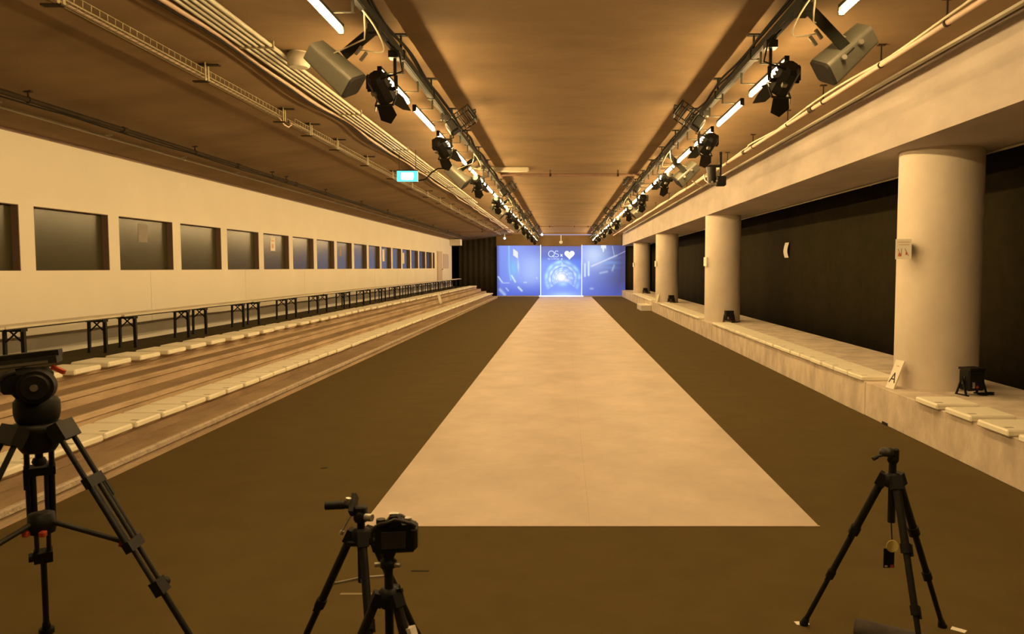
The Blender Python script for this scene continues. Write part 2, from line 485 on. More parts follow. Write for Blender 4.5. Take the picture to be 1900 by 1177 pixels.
SCY = 46.35
def screen_panel(name, x0, x1, z0, z1, fn, label, nx=100, nz=120):
    root = thing(name, label, 'screen', ((x0+x1)/2, SCY, 0))
    wdt = x1-x0
    vs = [(-wdt/2 + wdt*i/nx, 0, z0+(z1-z0)*j/nz) for j in range(nz+1) for i in range(nx+1)]
    fs = [(j*(nx+1)+i, j*(nx+1)+i+1, (j+1)*(nx+1)+i+1, (j+1)*(nx+1)+i) for j in range(nz) for i in range(nx)]
    me = bpy.data.meshes.new('picture')
    me.from_pydata(vs, [], fs)
    at = me.color_attributes.new('picture', 'FLOAT_COLOR', 'POINT')
    dat = []
    for j in range(nz+1):
        for i in range(nx+1):
            dat += [*fn(i/nx, j/nz), 1.0]
    at.data.foreach_set('color', dat)
    m = bpy.data.materials.new(name + '_picture')
    m.use_nodes = True
    nt = m.node_tree; nt.nodes.clear()
    va = nt.nodes.new('ShaderNodeVertexColor'); va.layer_name = 'picture'
    e = nt.nodes.new('ShaderNodeEmission'); e.inputs[1].default_value = 1.0
    o_ = nt.nodes.new('ShaderNodeOutputMaterial')
    nt.links.new(va.outputs[0], e.inputs[0]); nt.links.new(e.outputs[0], o_.inputs[0])
    m.cycles.emission_sampling = 'NONE'
    me.materials.append(m)
    o = bpy.data.objects.new('picture', me); C.objects.link(o); o.parent = root
    MB().box(-wdt/2, wdt/2, 0.012, 0.10, 0.0, z1+0.01).build('panel_body', 'black_plastic', root)
    MB().box(-wdt/2, wdt/2, -0.015, 0.012, 0.0, z0).build('bottom_rail', 'white_trim', root)
    return root

def mix(a, b, t):
    t = max(0.0, min(1.0, t))
    return tuple(p+(q-p)*t for p, q in zip(a, b))
def gau(x, s):
    return math.exp(-(x/s)**2)
def seg(u, v, a, b, wd):
    ax, ay = a; bx, by = b
    dx, dy = bx-ax, by-ay
    t = max(0, min(1, ((u-ax)*dx+(v-ay)*dy)/(dx*dx+dy*dy)))
    return gau(math.hypot(u-ax-t*dx, v-ay-t*dy), wd)
WHT = lin(225, 245, 255); CYN = lin(150, 215, 255)
def pic_left(u, v):
    c = mix(lin(104, 124, 232), lin(160, 178, 255), 0.35 + 0.5*gau(u-0.62, 0.35)*gau(v-0.55, 0.4) + 0.35*(v-0.4))
    c = mix(c, lin(182, 204, 255), 0.8*gau(u-0.80, 0.25)*gau(v-0.52, 0.28))
    c = mix(c, lin(120, 118, 190), 0.6*max(0, v-0.72)/0.28*max(0, u-0.45)/0.55)
    c = mix(c, lin(84, 102, 210), 0.8*max(0, 0.28-v)/0.28)
    c = mix(c, lin(80, 80, 120), 0.8*gau(u, 0.05))
    # curved bright bands
    band = 0.28 + 0.22*max(0, (0.62-v))**1.4
    c = mix(c, CYN, 0.8*gau(u-band, 0.018)*(1 if v > 0.30 else 0))
    c = mix(c, lin(140, 205, 250), 0.75*gau(u-0.38-0.08*(0.6-v), 0.09)*gau(v-0.55, 0.17))
    c = mix(c, WHT, 0.6*gau(u-0.49-0.05*(0.6-v), 0.02)*gau(v-0.6, 0.12))
    for a, b, wd, k in (((0.03, 0.38), (0.12, 0.27), 0.012, 0.9), ((0.34, 0.40), (0.42, 0.28), 0.016, 1.0), ((0.49, 0.17), (0.57, 0.10), 0.018, 0.9),
                        ((0.21, 0.15), (0.26, 0.10), 0.014, 0.5), ((0.07, 0.12), (0.18, 0.02), 0.03, 0.45), ((0.62, 0.265), (0.68, 0.265), 0.012, 0.6),
                        ((0.91, 0.37), (0.92, 0.34), 0.012, 0.6), ((0.13, 0.255), (0.28, 0.255), 0.012, 0.4)):
        c = mix(c, WHT, k*seg(u, v, a, b, wd))
    # slanted light box
    if abs(u-0.43) < 0.055 and abs(v-(0.84-0.6*(u-0.43))) < 0.065:
        c = mix(c, lin(255, 255, 235), 0.9 if int(u*60) % 2 else 0.75)
    return c
def pic_mid(u, v):
    c = mix(lin(112, 142, 250), lin(142, 166, 255), 0.5 + 0.5*math.sin(3*u+2*v))
    c = mix(c, lin(118, 116, 165), 0.95*max(0, v-0.70)/0.30)
    c = mix(c, lin(100, 108, 190), 0.5*gau(v-0.8, 0.1))
    # tunnel rings round (0.53, 0.36)
    dx, dz = (u-0.54)*0.80, (v-0.34)
    r = math.hypot(dx, dz*0.94); a = math.atan2(dz, dx)
    if a > -0.65 or a < -2.5:
        half = 1.0 if dx < -0.01 else 0.62
        for rr, ww, k in ((0.325, 0.034, 0.95), (0.255, 0.024, 1.0), (0.20, 0.013, 0.75), (0.165, 0.017, 1.0), (0.125, 0.017, 1.0)):
            if dx > 0: rr *= 0.985 + 0.02*math.sin(5*a)
            fade = (0.75+0.25*math.sin(11*a+rr*40)) * (1 if a > 0 or a < -2.9 else 0.6)
            c = mix(c, lin(225, 255, 255) if rr < 0.3 else lin(190, 240, 255), min(1, 1.25*half*k)*fade*gau(r-rr, ww))
    c = mix(c, lin(255, 255, 255), min(1.0, 1.6*gau(dx+0.03, 0.085)*gau(dz-0.03, 0.08)))
    c = mix(c, lin(255, 255, 255), 0.8*gau(dx-0.07, 0.05)*gau(dz+0.03, 0.035))
    c = mix(c, lin(170, 215, 255), 0.8*gau(dx, 0.09)*gau(dz+0.10, 0.05))
    for zz, k in ((0.74, 1.0), (0.645, 1.0), (0.59, 0.8)):
        c = mix(c, WHT, k*gau(u-0.515-0.1*(0.74-zz), 0.016)*gau(v-zz, 0.018))
    c = mix(c, lin(190, 230, 255), 0.6*gau(u-0.55, 0.06)*gau(v-0.235, 0.02))
    c = mix(c, lin(190, 220, 255), 0.9*gau(v-0.0, 0.06)*gau(u-0.55, 0.3))
    return c
def pic_right(u, v):
    c = mix(lin(140, 160, 255), lin(88, 86, 135), 0.10+1.0*u + 0.25*max(0, 0.4-v))
    c = mix(c, lin(206, 222, 255), 0.95*gau(u-0.27, 0.30)*gau(v-0.80, 0.26))
    c = mix(c, lin(84, 100, 210), 0.5*max(0, 0.3-v)/0.3)
    c = mix(c, lin(140, 185, 250), 0.5*gau(u-0.62, 0.2)*gau(v-0.66, 0.14)*(0.6+0.4*math.sin(60*v)))
    c = mix(c, lin(235, 240, 255), 0.9*seg(u, v, (0.22, 0.585), (0.80, 0.80), 0.014)*(1-0.4*u))
    c = mix(c, lin(180, 170, 220), 0.7*seg(u, v, (0.78, 0.79), (0.99, 0.88), 0.010))
    for a, b, wd, k in (((0.07, 0.39), (0.07, 0.63), 0.018, 1), ((0.155, 0.41), (0.155, 0.67), 0.020, 1), ((0.42, 0.45), (0.58, 0.48), 0.02, 0.35),
                        ((0.70, 0.50), (0.74, 0.60), 0.02, 0.3), ((0.25, 0.14), (0.20, 0.14), 0.02, 0.35), ((0.70, 0.98), (0.74, 0.80), 0.008, 0.5)):
        c = mix(c, WHT, k*seg(u, v, a, b, wd))
    if 0.43 < u < 0.56 and v > 0.90 + 0.25*abs(u-0.49) - 0.04*math.sin(80*u):
        c = mix(c, lin(245, 250, 255), 0.9)
    return c
SZ0, SZ1 = 0.05, 3.0
screen_panel('projection_screen', -3.88, -1.31, SZ0, SZ1, pic_left, 'blue lit screen panel with curved streaks beside the stepped seating')
mid = screen_panel('projection_screen', -1.29, 1.115, SZ0, SZ1-0.03, pic_mid, 'middle blue lit screen panel showing a heart and tunnel rings')
screen_panel('projection_screen', 1.135, 3.70, SZ0, SZ1+0.02, pic_right, 'blue lit screen panel with a slanting white beam beside the columns')
wm = 2.405
def MT(x, z):
    return Matrix.Translation((x, -0.012, z)) @ Matrix.Rotation(R(90), 4, 'X')
def mu(px): return (px-1003)/76*wm - wm/2
def mz(py): return 3.0 - (py-456)/94*2.95
# thin ring letters Q and S built from tubes, like the light lettering on the screen
lw = 0.026
def arc(cx, cz, rx, rz, a0, a1, n=28):
    return [(cx+rx*math.cos(R(a0+(a1-a0)*i/n)), -0.012, cz+rz*math.sin(R(a0+(a1-a0)*i/n))) for i in range(n+1)]
qx, qz = mu(1022.8), mz(471.5)
q = MB().tube(arc(qx, qz, 0.17, 0.175, 0, 360), lw*0.8, 6, False)
q.tube([(qx+0.05, -0.012, qz-0.09), (qx+0.18, -0.012, qz-0.19)], lw*0.8, 6)
q.build('letter_q', 'logo_white', mid)
sx_, sz_ = mu(1032.6), mz(471.5)
MB().tube(arc(sx_, sz_+0.085, 0.095, 0.09, 30, 270, 18) + arc(sx_, sz_-0.09, 0.105, 0.09, 90, -150, 18)[1:], lw*0.75, 6).build('letter_s', 'logo_white', mid)
text_part('by s.Oliver', 0.155, 'lettering', 'logo_white', mid, MT(mu(1027), mz(480.6)), 0.002)
text_part('x', 0.30, 'lettering', 'screen_white', mid, MT(mu(1041.5), mz(473.5)), 0.002)
hp = []
for i in range(40):
    t = 2*math.pi*i/40
    hp.append((16*math.sin(t)**3, 13*math.cos(t)-5*math.cos(2*t)-2*math.cos(3*t)-math.cos(4*t)))
hs = 0.30/16
MB().prism([(x*hs, z*hs*0.98) for x, z in hp][::-1], 0.008, (mu(1056.5), -0.012, mz(472.8)), (1, 0, 0), (0, 0, 1)).build('heart', 'heart_white', mid)
for dx, dz_ in ((-0.06, 0.06), (0.10, 0.05), (0.02, -0.02)):
    MB().lathe([(0.045, 0), (0.045, 0.004)], 10).build('heart_mark', 'heart_yellow', mid).matrix_local = Matrix.Translation((mu(1056.5)+dx, -0.020, mz(472.8)+dz_)) @ Matrix.Rotation(R(90), 4, 'X')
for x in (-1.30, 1.125):
    tag(MB().box(-0.018, 0.018, -0.03, 0.03, 0.059, 3.04).build('light_strip', 'screen_white', loc=(x, SCY-0.045, 0)),
        'glowing white vertical light strip between two screen panels', 'light strip', 'vertical light strips at the screen')
tag(MB().box(-1.3, 1.3, -0.12, 0.0, 0.0, 0.06).build('light_threshold', 'screen_white', loc=(-0.09, SCY-0.06, 0.0)),
    'glowing white threshold bar where the catwalk meets the screen', 'light strip')

# ================================================================== SEAT PADS
pad_me = MB().bbox(-0.20, 0.20, -0.22, 0.22, 0, 0.055, 0.012).mesh('seat_pad')
pad_me.materials.append(MATS['pad_cream'])
mark_me = MB().box(-0.035, 0.035, -0.022, 0.022, 0.0548, 0.0556).mesh('number_mark')
mark_me.materials.append(MATS['pad_mark'])
def pad(x, y_, z, label, group, mark=False, jit=0.012):
    o = inst(pad_me, 'seat_pad', None, (x+random.uniform(-jit, jit), y_+random.uniform(-jit, jit)*0.6, z), random.uniform(-1, 1)*R(1.2))
    tag(o, label, 'seat pad', group)
    if mark:
        inst(mark_me, 'number_mark', o, (-0.13 if x > 0 else 0.13, -0.12, 0), 0)
    return o
k = 0
y_ = 3.85
while y_ < 43.2:
    pad(-4.05, y_, 0.25, 'cream seat pad in the long row on the second stone step', 'seat pads on the second step', y_ < 14)
    y_ += 0.4845
y_ = 5.35
while y_ < 43.3:
    pad(-4.905, y_, 0.668 - 0.004, 'cream seat pad on the top tier in front of the folding benches', 'seat pads on the top tier', False, 0.02)
    y_ += 0.594
for i, y_ in enumerate((5.06, 5.64, 6.22, 6.80, 7.375)):
    if i == 0: continue
    pad(3.65, y_, LZ, 'cream seat pad set apart on the ledge end by the letter A card', 'spaced seat pads on the ledge', True)
for a, nn, lab in ((9.225, 19, 'cream seat pad in the tight ledge row between letter A card and second column'),
                   (20.1, 18, 'cream seat pad in the ledge row between second and third columns'),
                   (30.7, 17, 'cream seat pad in the ledge row between third and last columns')):
    for i in range(nn):
        pad(3.65, a + i*0.478, LZ, lab, 'seat pads along the ledge', a < 10 and i < 8, 0.006)

# ================================================================== FOLDING BENCHES
def make_bench():
    r = thing('folding_bench', 'long narrow folding bench with black steel legs against the white wall', 'bench', (0, 0, 0), 0, 'folding benches along the white wall')
    bd = MB().bbox(-0.135, 0.135, -1.02, 1.02, 0.418, 0.444, 0.006).build('seat_board', 'bench_board', r)
    MB().box(-0.125, 0.125, -1.0, 1.0, 0.405, 0.418).build('under_rail', 'bench_steel', bd)
    for s in (-1, 1):
        ye = s*0.72
        MB().box(-0.11, 0.11, ye-0.05, ye+0.05, 0.375, 0.406).build('hinge_plate', 'bench_steel', r)
        for k_, (x, wdt) in enumerate(((-0.10, 0.026), (0.10, 0.036))):
            lg = MB().bar((x, ye, 0.0), (x*0.96, ye, 0.39), wdt, 0.036)
            lg.box(x-0.02, x+0.02, ye-0.022, ye+0.022, 0, 0.012)
            lg.build('leg', 'bench_steel', r)
        br = MB().bar((-0.10, ye, 0.25), (0.04, ye+0.01, 0.385), 0.014, 0.014)
        br.bar((0.10, ye, 0.25), (-0.04, ye-0.01, 0.385), 0.014, 0.014)
        br.build('cross_brace', 'bench_steel', r)
    return r
bench = make_bench()
by = 9.80 - 1.03
bench.location = (-5.64, by - 2.07, 0.668)
for i in range(0, 17):
    yy = by + i*2.065
    b = dup(bench, (-5.64 + (0.012 if i % 2 else -0.012), yy, 0.668), R(random.uniform(-0.25, 0.25)))
b = dup(bench, (-5.64, by - 2*2.07, 0.668))

# ================================================================== CEILING SERVICES, WINDOW-WALL SIDE
for i, (x, z, m) in enumerate(((-2.555, 3.640, 'conduit_pale'), (-2.615, 3.642, 'conduit_pale'), (-2.675, 3.640, 'conduit_pale'),
                               (-2.735, 3.642, 'conduit_pale'), (-2.795, 3.640, 'conduit_pale'))):
    yend = 23.6 if i in (0, 1) else 43.0
    c = thing('ceiling_conduit', 'straight pale cable conduit in the bundle under the ceiling', 'conduit', (x, 0, z), 0, 'bundled ceiling conduits')
    MB().cyl((0, YB+0.1, 0), (0, yend, 0), 0.019, n=8).build('pipe', m, c)
    for yy in range(1, int(yend), 3):
        MB().box(-0.028, 0.028, yy-0.012, yy+0.012, -0.024, zc - z).build('clip', 'galvanised', c)
pts = []
for i in range(140):
    yy = YB + 0.2 + i*0.34
    pts.append((-2.895 + 0.022*math.sin(yy*1.3) + 0.012*math.sin(yy*3.1), yy, 3.640 + 0.012*math.sin(yy*1.9)))
tag(MB().tube(pts, 0.022, 6).build('loose_cable', 'conduit_pink'), 'thick wavy pinkish cable along the edge of the conduit bundle', 'cable')
pts = [(p[0]-0.02+0.012*math.sin(p[1]*0.9+1), p[1], p[2]-0.030) for p in pts]
tag(MB().tube(pts, 0.009, 5).build('loose_cable', 'cable_black'), 'thin dark cable loosely twisted round the pinkish cable', 'cable')

# wire cable tray
tz, tx = 3.50, -3.40
tray = thing('cable_tray', 'galvanised wire cable tray hung under the dark sloping ceiling', 'cable tray', (tx, 0, tz))
tw, th = 0.10, 0.06
for a, b in ((YB+0.3, 9.6), (9.95, 43.0)):
    m_ = MB()
    for (x, z) in ((-tw/2, th), (-tw/2, 0), (-0.017, 0), (0.017, 0), (tw/2, 0), (tw/2, th)):
        m_.cyl((x, a, z), (x, b, z), 0.0035, n=4)
    yy = a
    while yy <= b:
        m_.tube([(-tw/2, yy, th), (-tw/2, yy, 0), (tw/2, yy, 0), (tw/2, yy, th)], 0.0028, 3)
        yy += 0.10 if yy < 24 else 0.2
    tag(m_.build('wire_basket', 'galvanised', tray), kind='stuff')
    MB().tube([(-0.02+0.012*math.sin(t*0.7), t, 0.012) for t in [a+(b-a)*i/80 for i in range(81)]], 0.010, 6).build('cable', 'conduit_pink', tray)
MB().tube([(-0.02, 9.5, 0.012), (-0.02, 9.62, 0.0), (-0.015, 9.74, -0.05), (-0.01, 9.88, -0.055), (-0.02, 10.05, 0.012)], 0.010, 6).build('drooping_cable', 'conduit_pink', tray)
yy = 0.7
hy = [1.2, 3.3, 5.35, 7.5, 9.55, 10.55, 11.8] + [13.6 + 2.0*i for i in range(15)]
for yy in hy:
    br = MB()
    zt = slope(tx) - tz + 0.006
    br.box(tw/2+0.006, tw/2+0.012, yy-0.05, yy-0.022, -0.05, zt)
    br.box(tw/2+0.006, tw/2+0.012, yy+0.012, yy+0.040, -0.05, zt)
    br.build('bracket_strap', 'galvanised', tray)
    MB().box(-tw/2-0.02, tw/2+0.02, yy-0.025, yy+0.025, -0.058, -0.045).build('bracket_arm', 'pipe_dark', tray)
    MB().box(-0.01, tw/2+0.13, yy-0.03, yy+0.03, zt-0.024, zt-0.012).build('bracket_arm', 'pipe_dark', tray)

def hung_pipe(name, x, z, r, m, y0, y1, hangers, label, ceil, hm='pipe_dark', n=10):
    p = thing(name, label, 'pipe', (x, 0, z))
    MB().cyl((0, y0, 0), (0, y1, 0), r, n=n).build('pipe', m, p)
    for yy in hangers:
        hb = MB().box(-0.006, 0.006, yy-0.006, yy+0.006, r*0.8, ceil-z+0.012)
        hb.box(-0.035, 0.035, yy-0.02, yy+0.02, ceil-z-0.012, ceil-z+0.012)
        hb.cyl((0, yy-0.012, 0), (0, yy+0.012, 0), r+0.007, n=n)
        hb.build('hanger', hm, p)
    return p
dk = hung_pipe('dark_ceiling_pipe', -5.10, 3.30, 0.026, 'pipe_dark', YB+0.1, 43.2, [2.2, 5.0, 7.6, 11.0, 13.9, 14.6, 17, 20, 23, 27, 31, 35, 39], 'dark brown pipe hung below the ceiling near the white wall', slope(-5.10))
MB().tube([(0.02+0.012*math.sin(t*2.2), t, -0.035-0.018*abs(math.sin(t*1.15))) for t in [YB+0.3+i*0.24 for i in range(180)]], 0.009, 5).build('tied_cable', 'cable_black', dk)
for yy in (9.2, 12.4, 15.1):
    MB().cyl((0, yy, 0), (0, yy+0.09, 0), 0.036, n=10).build('coupling', 'pipe_dark', dk)
hung_pipe('pale_ceiling_conduit', -5.54, 3.285, 0.016, 'conduit_pale', YB+0.1, 43.2, [4+1.9*i for i in range(20)], 'thin pale conduit between the dark pipe and the white wall', slope(-5.54), 'conduit_pale', 8)

# cross pipes
FAR_RUN = ((3.1, 3.634), (-1.95, 3.634), (-2.4, 3.535), (-2.98, 3.52), (-3.3, 3.412), (-3.6, 3.40), (-5.1, 3.358), (-5.43, 3.313))   # dips under conduits and tray
def under(x):
    for (xa, za), (xb, zb) in zip(FAR_RUN[:-1], FAR_RUN[1:]):
        if xb <= x <= xa:
            return za + (zb-za)*(x-xa)/(xb-xa)
for yy, xs, zz, r_, hx_, lab in ((16.05, (-1.25, 1.56), 3.58, 0.028, (-0.25, 1.12), 'brown pipe crossing the ceiling between the two lighting bars, hung by rods'),
                                 (37.2, tuple(q_[0] for q_ in FAR_RUN), None, 0.022, (-1.1, -0.62, 0.55, 1.2, -3.8), 'brown pipe crossing the whole ceiling before the screen')):
    zf = (lambda x: zz) if zz else under
    p = thing('cross_pipe', lab, 'pipe', (0, yy, 0))
    MB().tube([(x, 0, zf(x)) for x in xs], r_, 10).build('pipe', 'pipe_brown', p)
    for x in hx_:
        MB().box(x-0.012, x-0.004, -0.01, 0.01, zf(x), slope(x)+0.006).box(x+0.004, x+0.012, -0.01, 0.01, zf(x), slope(x)+0.006).box(x-0.02, x+0.02, -0.03, 0.03, zf(x)-r_-0.004, zf(x)+r_).build('hanger', 'pipe_dark', p)
# flat luminaire between the bars
lum = thing('ceiling_luminaire', 'flat pale unlit luminaire tight under the ceiling before the cross pipe', 'luminaire', (-1.17, 15.65, 0))
MB().bbox(-0.5, 0.5, -0.09, 0.09, 3.60, zc+0.002, 0.012).build('housing', 'detector_cream', lum)
MB().box(-0.47, 0.47, -0.07, 0.07, 3.592, 3.601).build('diffuser', 'white_trim', lum)

# detector drum
tag(MB().lathe([(0.085, -0.14), (0.10, -0.125), (0.10, -0.02), (0.085, -0.02), (0.085, 0.004)], 24).build('ceiling_detector', 'detector_cream', loc=(-2.43, 7.35, zc)),
    'cream drum shaped detector under the ceiling beside the conduit bundle', 'detector')

# exit sign
ex = thing('exit_sign', 'glowing cyan emergency exit sign hung under the conduit bundle', 'exit sign', (-2.62, 13.35, 3.15))
MB().box(-0.175, 0.175, 0.0, 0.05, 0.0, 0.18).build('housing', 'white_trim', ex)
MB().box(-0.172, 0.172, -0.006, -0.0, 0.004, 0.176).build('face', 'exit_glow', ex)
MB().prism([(-0.09, 0.03), (0.09, 0.03), (0.11, 0.08), (0.10, 0.15), (-0.10, 0.15), (-0.11, 0.08)], 0.003, (0, -0.006, 0), (1, 0, 0), (0, 0, 1)).build('bright_panel', 'exit_core', ex)
MB().box(-0.144, -0.136, 0.02, 0.03, 0.18, zc-3.15).box(0.136, 0.144, 0.02, 0.03, 0.18, zc-3.15).box(-0.18, 0.18, 0.005, 0.045, 0.18, 0.20).build('hanger', 'dark_metal', ex)
MB().tube([(0.17, 0.06, 0.02), (0.30, 0.06, 0.05), (0.40, 0.06, 0.16), (0.52, 0.0, 0.22), (0.73, -0.34, 0.18), (0.80, -0.70, 0.155)], 0.012, 6).build('cable', 'cable_black', ex)

# ================================================================== CEILING SERVICES, COLUMN SIDE
rp = hung_pipe('red_brown_pipe', 2.83, 3.50, 0.022, 'conduit_pink', YB+0.1, 44.0, [3.2, 4.6, 5.9, 7.1, 8.65, 10.0, 11.8, 13.6, 15.4, 18, 21, 24, 28, 32, 36, 40], 'pinkish pipe hung on hooks beside the concrete beam', zc, 'pipe_dark')
MB().tube([(0.0 - 0.045*abs(math.sin(t*0.9))*(1 if t < 12 else 0.2), t, 0.026 + 0.01*math.sin(t*1.7)) for t in [YB+0.3+i*0.2 for i in range(200)]], 0.011, 6).build('tied_cable', 'cable_cream', rp)
for yy in (9.0, 12.3):
    MB().cyl((0, yy, 0), (0, yy+0.12, 0), 0.032, n=10).build('coupling', 'pipe_dark', rp)
hung_pipe('under_beam_conduit', 4.625, 2.945, 0.014, 'conduit_pale', 3, 44.0, [5+2.3*i for i in range(17)], 'thin pale conduit under the far edge of the concrete beam', 2.97, 'conduit_pale', 8)

# ================================================================== LIGHTING BARS
RAIL_Z = 3.50
TZ = 3.32
def make_rail(x, side, label):
    r = thing('lighting_bar', label, 'lighting bar', (x, 0, RAIL_Z))
    MB().box(-0.028, 0.028, YB+0.2, 46.0, -0.03, 0.03).build('rail', 'rail_metal', r)
    MB().box(-0.018, 0.018, YB+0.2, 46.0, -0.034, -0.0295).build('slot', 'slot_black', r)
    yy = 0.6
    while yy < 46:
        MB().bar((0, yy, 0.03), (0, yy, zc-RAIL_Z+0.004), 0.014, 0.03).box(-0.05, 0.05, yy-0.03, yy+0.03, zc-RAIL_Z-0.012, zc-RAIL_Z+0.004).box(-0.036, 0.036, yy-0.025, yy+0.025, -0.04, 0.045).build('hanger', 'rail_metal', r)
        yy += 1.55
    for q_ in range(2):
        ph = random.uniform(0, 6)
        MB().tube([(side*-0.035 + 0.014*math.sin(t*3+ph), t, 0.045+0.022*q_ + 0.010*math.sin(t*4.05+ph)) for t in [YB+0.3+i*0.16 for i in range(288)]], 0.010, 5).build('cable', 'cable_black', r)
    return r
XL, XR = -1.375, 1.625
make_rail(XL, -1, 'dark lighting bar on the side towards the stepped seating')
make_rail(XR, 1, 'dark lighting bar on the side towards the columns')

def make_tube(side, label, group):
    r = thing('tube_lamp', label, 'tube lamp', (0, 0, 0), 0, group)
    ox = side*0.145
    MB().cyl((ox, 0.015, 0), (ox, 1.185, 0), 0.0175, n=10).build('tube', 'tube_glow', r)
    MB().box(ox-0.017, ox+0.017, 0, 1.2, 0.026, 0.05).build('batten', 'dark_metal', r)
    for yy in (0.0, 1.185):
        MB().box(ox-0.019, ox+0.019, yy, yy+0.015, -0.019, 0.05).build('lamp_holder', 'dark_metal', r)
    for yy in (0.25, 0.95):
        MB().box(min(0, ox), max(0, ox), yy-0.006, yy+0.006, 0.046, 0.054).box(-0.008, 0.008, yy-0.006, yy+0.006, 0.048, RAIL_Z-0.034-TZ).build('arm', 'rail_metal', r)
    return r
tl = make_tube(-1, 'lit tube lamp on the bar towards the stepped seating', 'tube lamps on the seating side bar')
tr = make_tube(1, 'lit tube lamp on the bar towards the columns', 'tube lamps on the column side bar')
tl.location = (XL, 4.30, TZ)
for i in range(26):
    dup(tl, (XL, 6.62 + 1.53*i, TZ))
for yy in (2.75, 1.2): dup(tl, (XL, yy, TZ))
tr.location = (XR, 3.90, TZ)
for yy in (2.35, 0.8): dup(tr, (XR, yy, TZ))
for i in range(26):
    dup(tr, (XR, 6.30 + 1.545*i, TZ))

# ---------------------------------------------------------------- hanging loudspeakers
def rounded(w_, h_, r_, n=4):
    pts = []
    for cx_, cy_, a0 in ((w_/2-r_, h_/2-r_, 0), (-w_/2+r_, h_/2-r_, 90), (-w_/2+r_, -h_/2+r_, 180), (w_/2-r_, -h_/2+r_, 270)):
        for i in range(n+1):
            a = R(a0+90*i/n)
            pts.append((cx_+r_*math.cos(a), cy_+r_*math.sin(a)))
    return pts
def make_speaker(side, label, group):
    """box axis runs from outer-high to inner-low; side -1 = seating bar"""
    r = thing('hanging_speaker', label, 'loudspeaker', (0, 0, 0), 0, group)
    ax = Vector((-side*0.74, 0.0, -0.67)).normalized()
    n1 = Vector((0, 1, 0)); n2 = Vector((-side*-0.67*-1, 0, 0.74))
    n2 = Vector((-side*0.67, 0, 0.74)).normalized()
    phi = R(58)
    b = n2*math.cos(phi) + n1*math.sin(phi)
    c = -n2*math.sin(phi) + n1*math.cos(phi)
    M = Matrix.Identity(4)
    for i in range(3):
        M[i][0] = b[i]; M[i][1] = c[i]; M[i][2] = ax[i]
    ctr = Vector((side*0.30, 0, -0.34))
    M = Matrix.Translation(ctr) @ M
    if M.determinant() < 0:
        for i in range(3): M[i][0] = -M[i][0]
    sec = lambda w_, h_, z, rr: [(x, y2, z) for x, y2 in rounded(w_, h_, rr)]
    n = 20
    m_ = MB(M)
    A = sec(0.17, 0.15, -0.20, 0.028); B = sec(0.20, 0.185, 0.185, 0.028)
    m_.add(A+B, [(i, (i+1) % n, n+(i+1) % n, n+i) for i in range(n)], False)
    m_.add(A, [tuple(reversed(range(n)))]); m_.add(B, [tuple(range(n))])
    m_.build('cabinet', 'speaker_grey', r)
    m_ = MB(M); A = sec(0.196, 0.181, 0.185, 0.028); B = sec(0.188, 0.173, 0.205, 0.028)
    m_.add(A+B, [(i, (i+1) % n, n+(i+1) % n, n+i) for i in range(n)]); m_.add(B, [tuple(range(n))])
    m_.build('grille', 'grille', r)
    # bracket: arm from the bar to the cabinet side with two knobs
    p = M @ Vector((0, 0, 0.0))
    m_ = MB()
    if side > 0:
        m_.bar((0.01, -0.09, -0.06), tuple(p+Vector((0, -0.10, -0.02))), 0.075, 0.012, (0, 1, 0))
        m_.box(-0.04, 0.04, -0.11, 0.05, -0.09, -0.034)
    else:
        m_.bar((-0.01, 0.02, -0.06), tuple(p+Vector((0.06, 0.03, 0.10))), 0.075, 0.014, (0, 1, 0))
        m_.box(-0.04, 0.04, -0.05, 0.06, -0.09, -0.034)
    m_.build('bracket', 'rail_metal', r)
    for q_ in ((Vector((0.06, -0.11, 0.04)), Vector((-0.05, -0.11, -0.06))) if side > 0 else ()):
        kb = MB().cyl(tuple(p+q_), tuple(p+q_+Vector((0, -0.03, 0))), 0.018, n=10)
        kb.build('knob', 'steel', r)
    for q_ in (Vector((-side*0.16, 0.0, 0.10)), Vector((-side*0.19, 0.02, 0.06))):
        MB().cyl(tuple(p+q_), tuple(p+q_+Vector((-side*0.05, -0.02, 0.05))), 0.014, n=8).build('socket', 'steel', r)
    s0 = p + Vector((-side*0.20, 0, 0.13))
    pts = [Vector((0, -0.35, -0.034)), Vector((-side*0.05, -0.26, -0.10)), Vector((-side*0.09, -0.14, -0.20)), Vector((-side*0.06, -0.05, -0.24)), s0]
    cur = []
    for i in range(len(pts)-1):
        p0 = pts[max(i-1, 0)]; p1 = pts[i]; p2 = pts[i+1]; p3 = pts[min(i+2, len(pts)-1)]
        for t in [j/5 for j in range(5)]:
            cur.append(0.5*((2*p1)+(p2-p0)*t+(2*p0-5*p1+4*p2-p3)*t*t+(3*p1-p0-3*p2+p3)*t**3))
    cur.append(pts[-1])
    MB().tube(cur, 0.006, 6).build('cable', 'cable_cream', r)
    MB().tube([(0, -0.3, -0.034), (side*0.02, -0.2, -0.12), (side*0.05, -0.1, -0.16), tuple(p+Vector((0.0, -0.02, 0.10)))], 0.006, 6).build('cable', 'cable_cream', r)
    return r
sl = make_speaker(-1, 'grey loudspeaker hung from the bar on the stepped seating side', 'loudspeakers on the seating side bar')
sr = make_speaker(1, 'grey loudspeaker hung from the bar on the column side', 'loudspeakers on the column side bar')
SLY = [5.85, 12.575, 20.23, 27.88, 35.53]
sl.location = (XL, SLY[0], RAIL_Z)
sl['label'] = 'grey loudspeaker on the seating side bar beside the detector drum'
for i, yy in enumerate(SLY[1:]): dup(sl, (XL, yy, RAIL_Z), None, 'grey loudspeaker on the seating side bar beside the exit sign' if i == 0 else 'grey loudspeaker on the seating side bar far beyond the exit sign')
SRY = [5.45, 12.31, 20.03, 27.76, 35.49]
sr.location = (XR, SRY[0], RAIL_Z)
